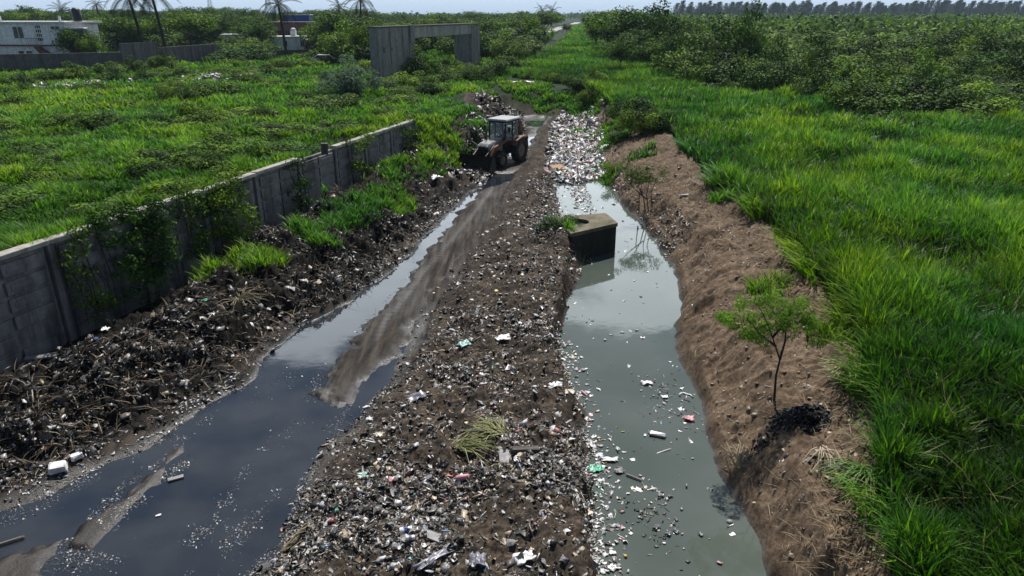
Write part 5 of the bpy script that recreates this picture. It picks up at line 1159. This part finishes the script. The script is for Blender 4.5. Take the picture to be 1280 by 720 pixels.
for r_ in range(4):
    for c_ in range(3): lat.box((13.25+.28*c_, -.02, 2.35-.55*r_), (.16,.06,.4))
lat.build('vent_bricks', DRK, root)
MB().prism([(13.0,-.25),(13.5,-.25),(17.2,-2.6),(15.2,-2.8)], -1.1, -.25, 'y').build('staircase', RUST, root)
rl = MB()
for k in range(9): rl.tube([(11.6+k*.3,-.45,0),(11.6+k*.3,-.45,.85)], .02, 4)
rl.tube([(11.5,-.45,.85),(14.1,-.45,.85)], .03, 4).build('railing', RUST, root)
MB().box((1.2,-.3,-1.4), (.35,.3,3.0)).build('post', RUST, root)
t_ = MB().tube([(18.0,2.5,3.1),(18.0,2.5,3.3),(18.0,2.5,4.6),(18.0,2.5,4.9)], [.55,.62,.62,.3], 14).build('water_tank', flat('black_tank', (.02,.02,.025), .5), root, True)
for u_ in (7.6, 16.8): MB().box((u_,.5,3.4), (.25,.25,.8)).build('roof_post', WHT, root)
house('dark_annex', 82, 104, 104.2, 105, gz, 7.0, 5, GRYW, TIN, 'dark lean-to annex at the right end of the white house', 'annex', over=.2)
def garden_wall(px0, px1, Y0, Y1, h_, m, label, th=.25, n=8, name='field_wall'):
    a = Vector(PY(px0, 40, Y0)[:2]); b_ = Vector(PY(px1, 40, Y1)[:2]); d = b_-a; L = d.length
    root = tag(empty(name, (a.x, a.y, hz0(a.x, a.y)), math.atan2(d.y, d.x)), label, 'wall')
    MB().box((L/2,0,h_/2-.3), (L,th,h_+.6)).build('wall_panel', m, root); MB().box((L/2,0,h_+.043), (L+.1,th+.1,.08)).build('coping', m, root)
    for k in range(n+1): MB().box((L*k/n,-.003,h_/2-.28), (.35,th+.12,h_+.62)).build('pillar', m, root)
garden_wall(-80, 150, 90, 97, 2.0, GRYW, 'long dark grey wall in front of the white house')
garden_wall(148, 192, 96.6, 103, 3.2, GRYW, 'taller dark grey wall section with a rusty roof edge, behind the two palms', name='shed_wall', n=3)
garden_wall(192, 272, 103.2, 118, 2.4, GRYW, 'low dark grey wall at the edge of the field, right of the palm pair')
garden_wall(276, 400, 122, 134, .9, GRYW, 'thin dark rail like wall crossing behind the lone palm', .12, 14, 'low_wall')
house('brick_house', 336, 402, 158, 160, gz, 7.2, 8, BRK, RUST, 'dull purple brick house behind the lone palm', wins=[(2.2,2.9,.8,1.3),(3.8,2.9,.8,1.3),(7.8,2.9,.9,1.3)])
house('blue_house', 358, 388, 185, 186, gz, 8.7, 8, BLU, TIN, 'bright blue painted house rising behind the brick house', wins=[(4.8,4.9,.8,1.1)])
house('low_house', 338, 378, 148, 149, gz, 4.6, 5, WHT, TIN, 'low grey white shed in front of the brick house', 'shed', wins=[(2.6,1.4,.8,1.0),(6.0,1.4,.8,1.2)])
MB_ = MB().box((0,0,.5), (1,1,1.4), bev=.08); o = MB_.ball((0,0,1.4), .5, (1,1,.6)).build('water_tank', WHT); x, y, z = PY(365, 40, 149.5); o.location = (x, y+1, 4.7); tag(o, 'small white water tank on the low grey white shed', 'water tank')
house('far_shed', 276, 312, 175, 176, gz, 4.3, 5, WHT, TIN, 'low shed with pale roof under trees, left of the lone palm', 'shed', wins=[(2,1.3,.9,.9),(5,1.3,.9,.9)])
house('far_shed', 380, 402, 150, 151, gz, 3.9, 4, GRYW, TIN, 'small grey shed with pale roof beside the low grey white one', 'shed', wins=[(2,1.2,.7,1.1)])
for k, (px, Y, lb) in enumerate([(516,190,'far hut seen through the portal, leftmost'),(531,175,'far white hut seen through the middle of the portal'),(548,165,'far hut with long pale roof seen through the right of the portal')]): house('hut', px-5, px+7, Y, Y, gz, 5.2-.5*k, 4, GRYW, TIN, lb, 'hut', wins=[(1.2,1.4,.7,.9)])
# white car half hidden at the field edge
def car(px, Y, label):
    x = PY(px, 60, Y)[0]; root = tag(empty('parked_car', (x, Y, hz0(x, Y)-.2), .15), label, 'car'); CP = flat('white_car_paint', (.7,.7,.7), .25)
    MB().prism([(-2.1,.35),(2.1,.35),(2.15,.8),(1.3,.95),(.6,1.45),(-1.2,1.45),(-1.9,.95),(-2.15,.8)], -.85, .85, 'y', .06).build('body', CP, root)
    MB().prism([(.55,1.38),(1.15,.98),(-1.7,.98),(-1.15,1.38)], -.865, .865, 'y').build('window', DRK, root)
    for a in (-1.3, 1.3):
        for s_ in (-1, 1): MB().tube([(a,s_*.7,.33),(a,s_*.88,.33)], .33, 16).build('wheel', RUB, root)
car(406, 112, 'white car half hidden in weeds under the big dense tree')
# right side far buildings
house('far_house', 1262, 1330, 330, 330, gz, 5.6, 8, concrete('pale_blue_wash', (.45,.5,.5), (.3,.33,.33)), TIN, 'pale blue house with flat light roof at the right edge', wins=[(4.5,1.8,1.1,1.8),(7.5,1.8,1.1,1.8),(10.5,1.8,1.1,1.8)])
house('far_house', 1200, 1250, 420, 420, gz, 6.5, 7, GRYW, RUST, 'long low dark building under the wind bent trees', wins=[(4,2,1.2,1.2),(10,2,1.2,1.2)])
house('far_house', 1236, 1256, 320, 321, gz, 4.0, 6, WHT, TIN, 'small white roofed building left of the pale blue house')
mb = MB().tube([(0,0,0),(0,0,8)], .14, 6).box((0,0,7.4), (1.8,.1,.12)); o = mb.build('utility_pole', CON); x, y, _ = PY(1229, 40, 250); o.location = (x, y, gz); tag(o, 'pale utility pole standing in front of the far right buildings', 'utility pole')
mb = MB().tube([(0,0,0),(0,0,6)], .12, 6); o = mb.build('utility_pole', CON); x, y, _ = PY(1204, 50, 170); o.location = (x, y, gz); tag(o, 'pale post standing among the thicket shrubs', 'utility pole')
# lattice masts
def mast(px, Y, top_py, w_, m, label):
    x, y, zt = PY(px, top_py, Y); z0 = 2.0; h_ = zt-z0; mb = MB(); n = 9
    for sx_, sy_ in ((-1,-1),(1,-1),(1,1),(-1,1)): mb.tube([(sx_*w_, sy_*w_, 0),(sx_*w_*.25, sy_*w_*.25, h_)], .16, 4)
    for k in range(n):
        z1_, z2_ = h_*k/n, h_*(k+1)/n; a_ = w_*(1-.75*k/n); b_ = w_*(1-.75*(k+1)/n)
        for s_ in (-1, 1): mb.tube([(-a_, s_*a_, z1_),(b_, s_*b_, z2_)], .09, 3); mb.tube([(a_, s_*a_, z1_),(-b_, s_*b_, z2_)], .09, 3); mb.tube([(s_*a_, -a_, z1_),(s_*b_, b_, z2_)], .09, 3)
    o = mb.build('lattice_mast', m); o.location = (x, y, z0); tag(o, label, 'mast')
GS = flat('galvanised', (.35,.36,.37), .5); mast(260, 700, -10, 2.6, GS, 'thin lattice mast far off above the left trees'); mast(333, 420, -12, 2.2, GS, 'nearer lattice mast rising behind the lone palm')
mast(1014, 1100, -8, 2.4, flat('red_white_paint', (.6,.25,.25), .5), 'faint red and white mast above the horizon tree belt')

# the far road with its rail beside the reed strip
ROADM = flat('pale_concrete_road', (.32,.32,.31), .9, 0, .2, .4)
pr = [P(a, b_, 2.35)[:2] for a, b_ in [(672,44),(690,38.5),(705,34),(715,31),(722,28.5)]]; pr = [pr[0]]+pr[1:]
def ribbon(pts, wd, z, th, name, m, lb=None, cat=None, kind=None):
    mb = MB(); L_ = []
    for i, p in enumerate(pts):
        d = Vector(pts[min(i+1, len(pts)-1)])-Vector(pts[max(i-1, 0)]); n_ = Vector((d.y, -d.x)).normalized()*wd/2; L_.append((Vector(p)-n_, Vector(p)+n_))
    V = [(mb.bm.verts.new((a.x,a.y,z)), mb.bm.verts.new((b_.x,b_.y,z)), mb.bm.verts.new((b_.x,b_.y,z-th)), mb.bm.verts.new((a.x,a.y,z-th))) for a, b_ in L_]
    for a, b_ in zip(V, V[1:]):
        for k in range(4): mb.bm.faces.new((a[k], a[(k+1)%4], b_[(k+1)%4], b_[k]))
    mb.bm.faces.new(V[0]); mb.bm.faces.new(V[-1][::-1]); o = mb.build(name, m); return tag(o, lb, cat, kind=kind)
ribbon(pr, 6, 2.7, .8, 'road', ROADM, kind='structure')
rp = [(a-2.6, b_) for a, b_ in pr]
ribbon(rp, .3, 3.6, 1.3, 'parapet', GRYW, 'dark parapet along the far pale road', 'parapet')
dp = [P(a, b_, 2.1)[:2] for a, b_ in [(818,108),(800,92),(770,75),(745,60),(735,52),(730,44)]]
ribbon(dp, 2.2, 2.22, .5, 'path', flat('grey_path', (.16,.15,.13), .9, 0, .3, .6), kind='structure')

# ------------------------------------------------------------------ haze
m, t, b = mat('haze_air'); t.nodes.remove(b); pv = N(t, 'ShaderNodeVolumePrincipled'); pv.inputs['Color'].default_value = (.62,.78,1,1); pv.inputs['Density'].default_value = .00013
t.links.new(pv.outputs[0], t.nodes['Material Output'].inputs['Volume'])
hb = MB().box((0,1100,25), (5600,2600,56)).build('haze', m); tag(hb, kind='stuff')
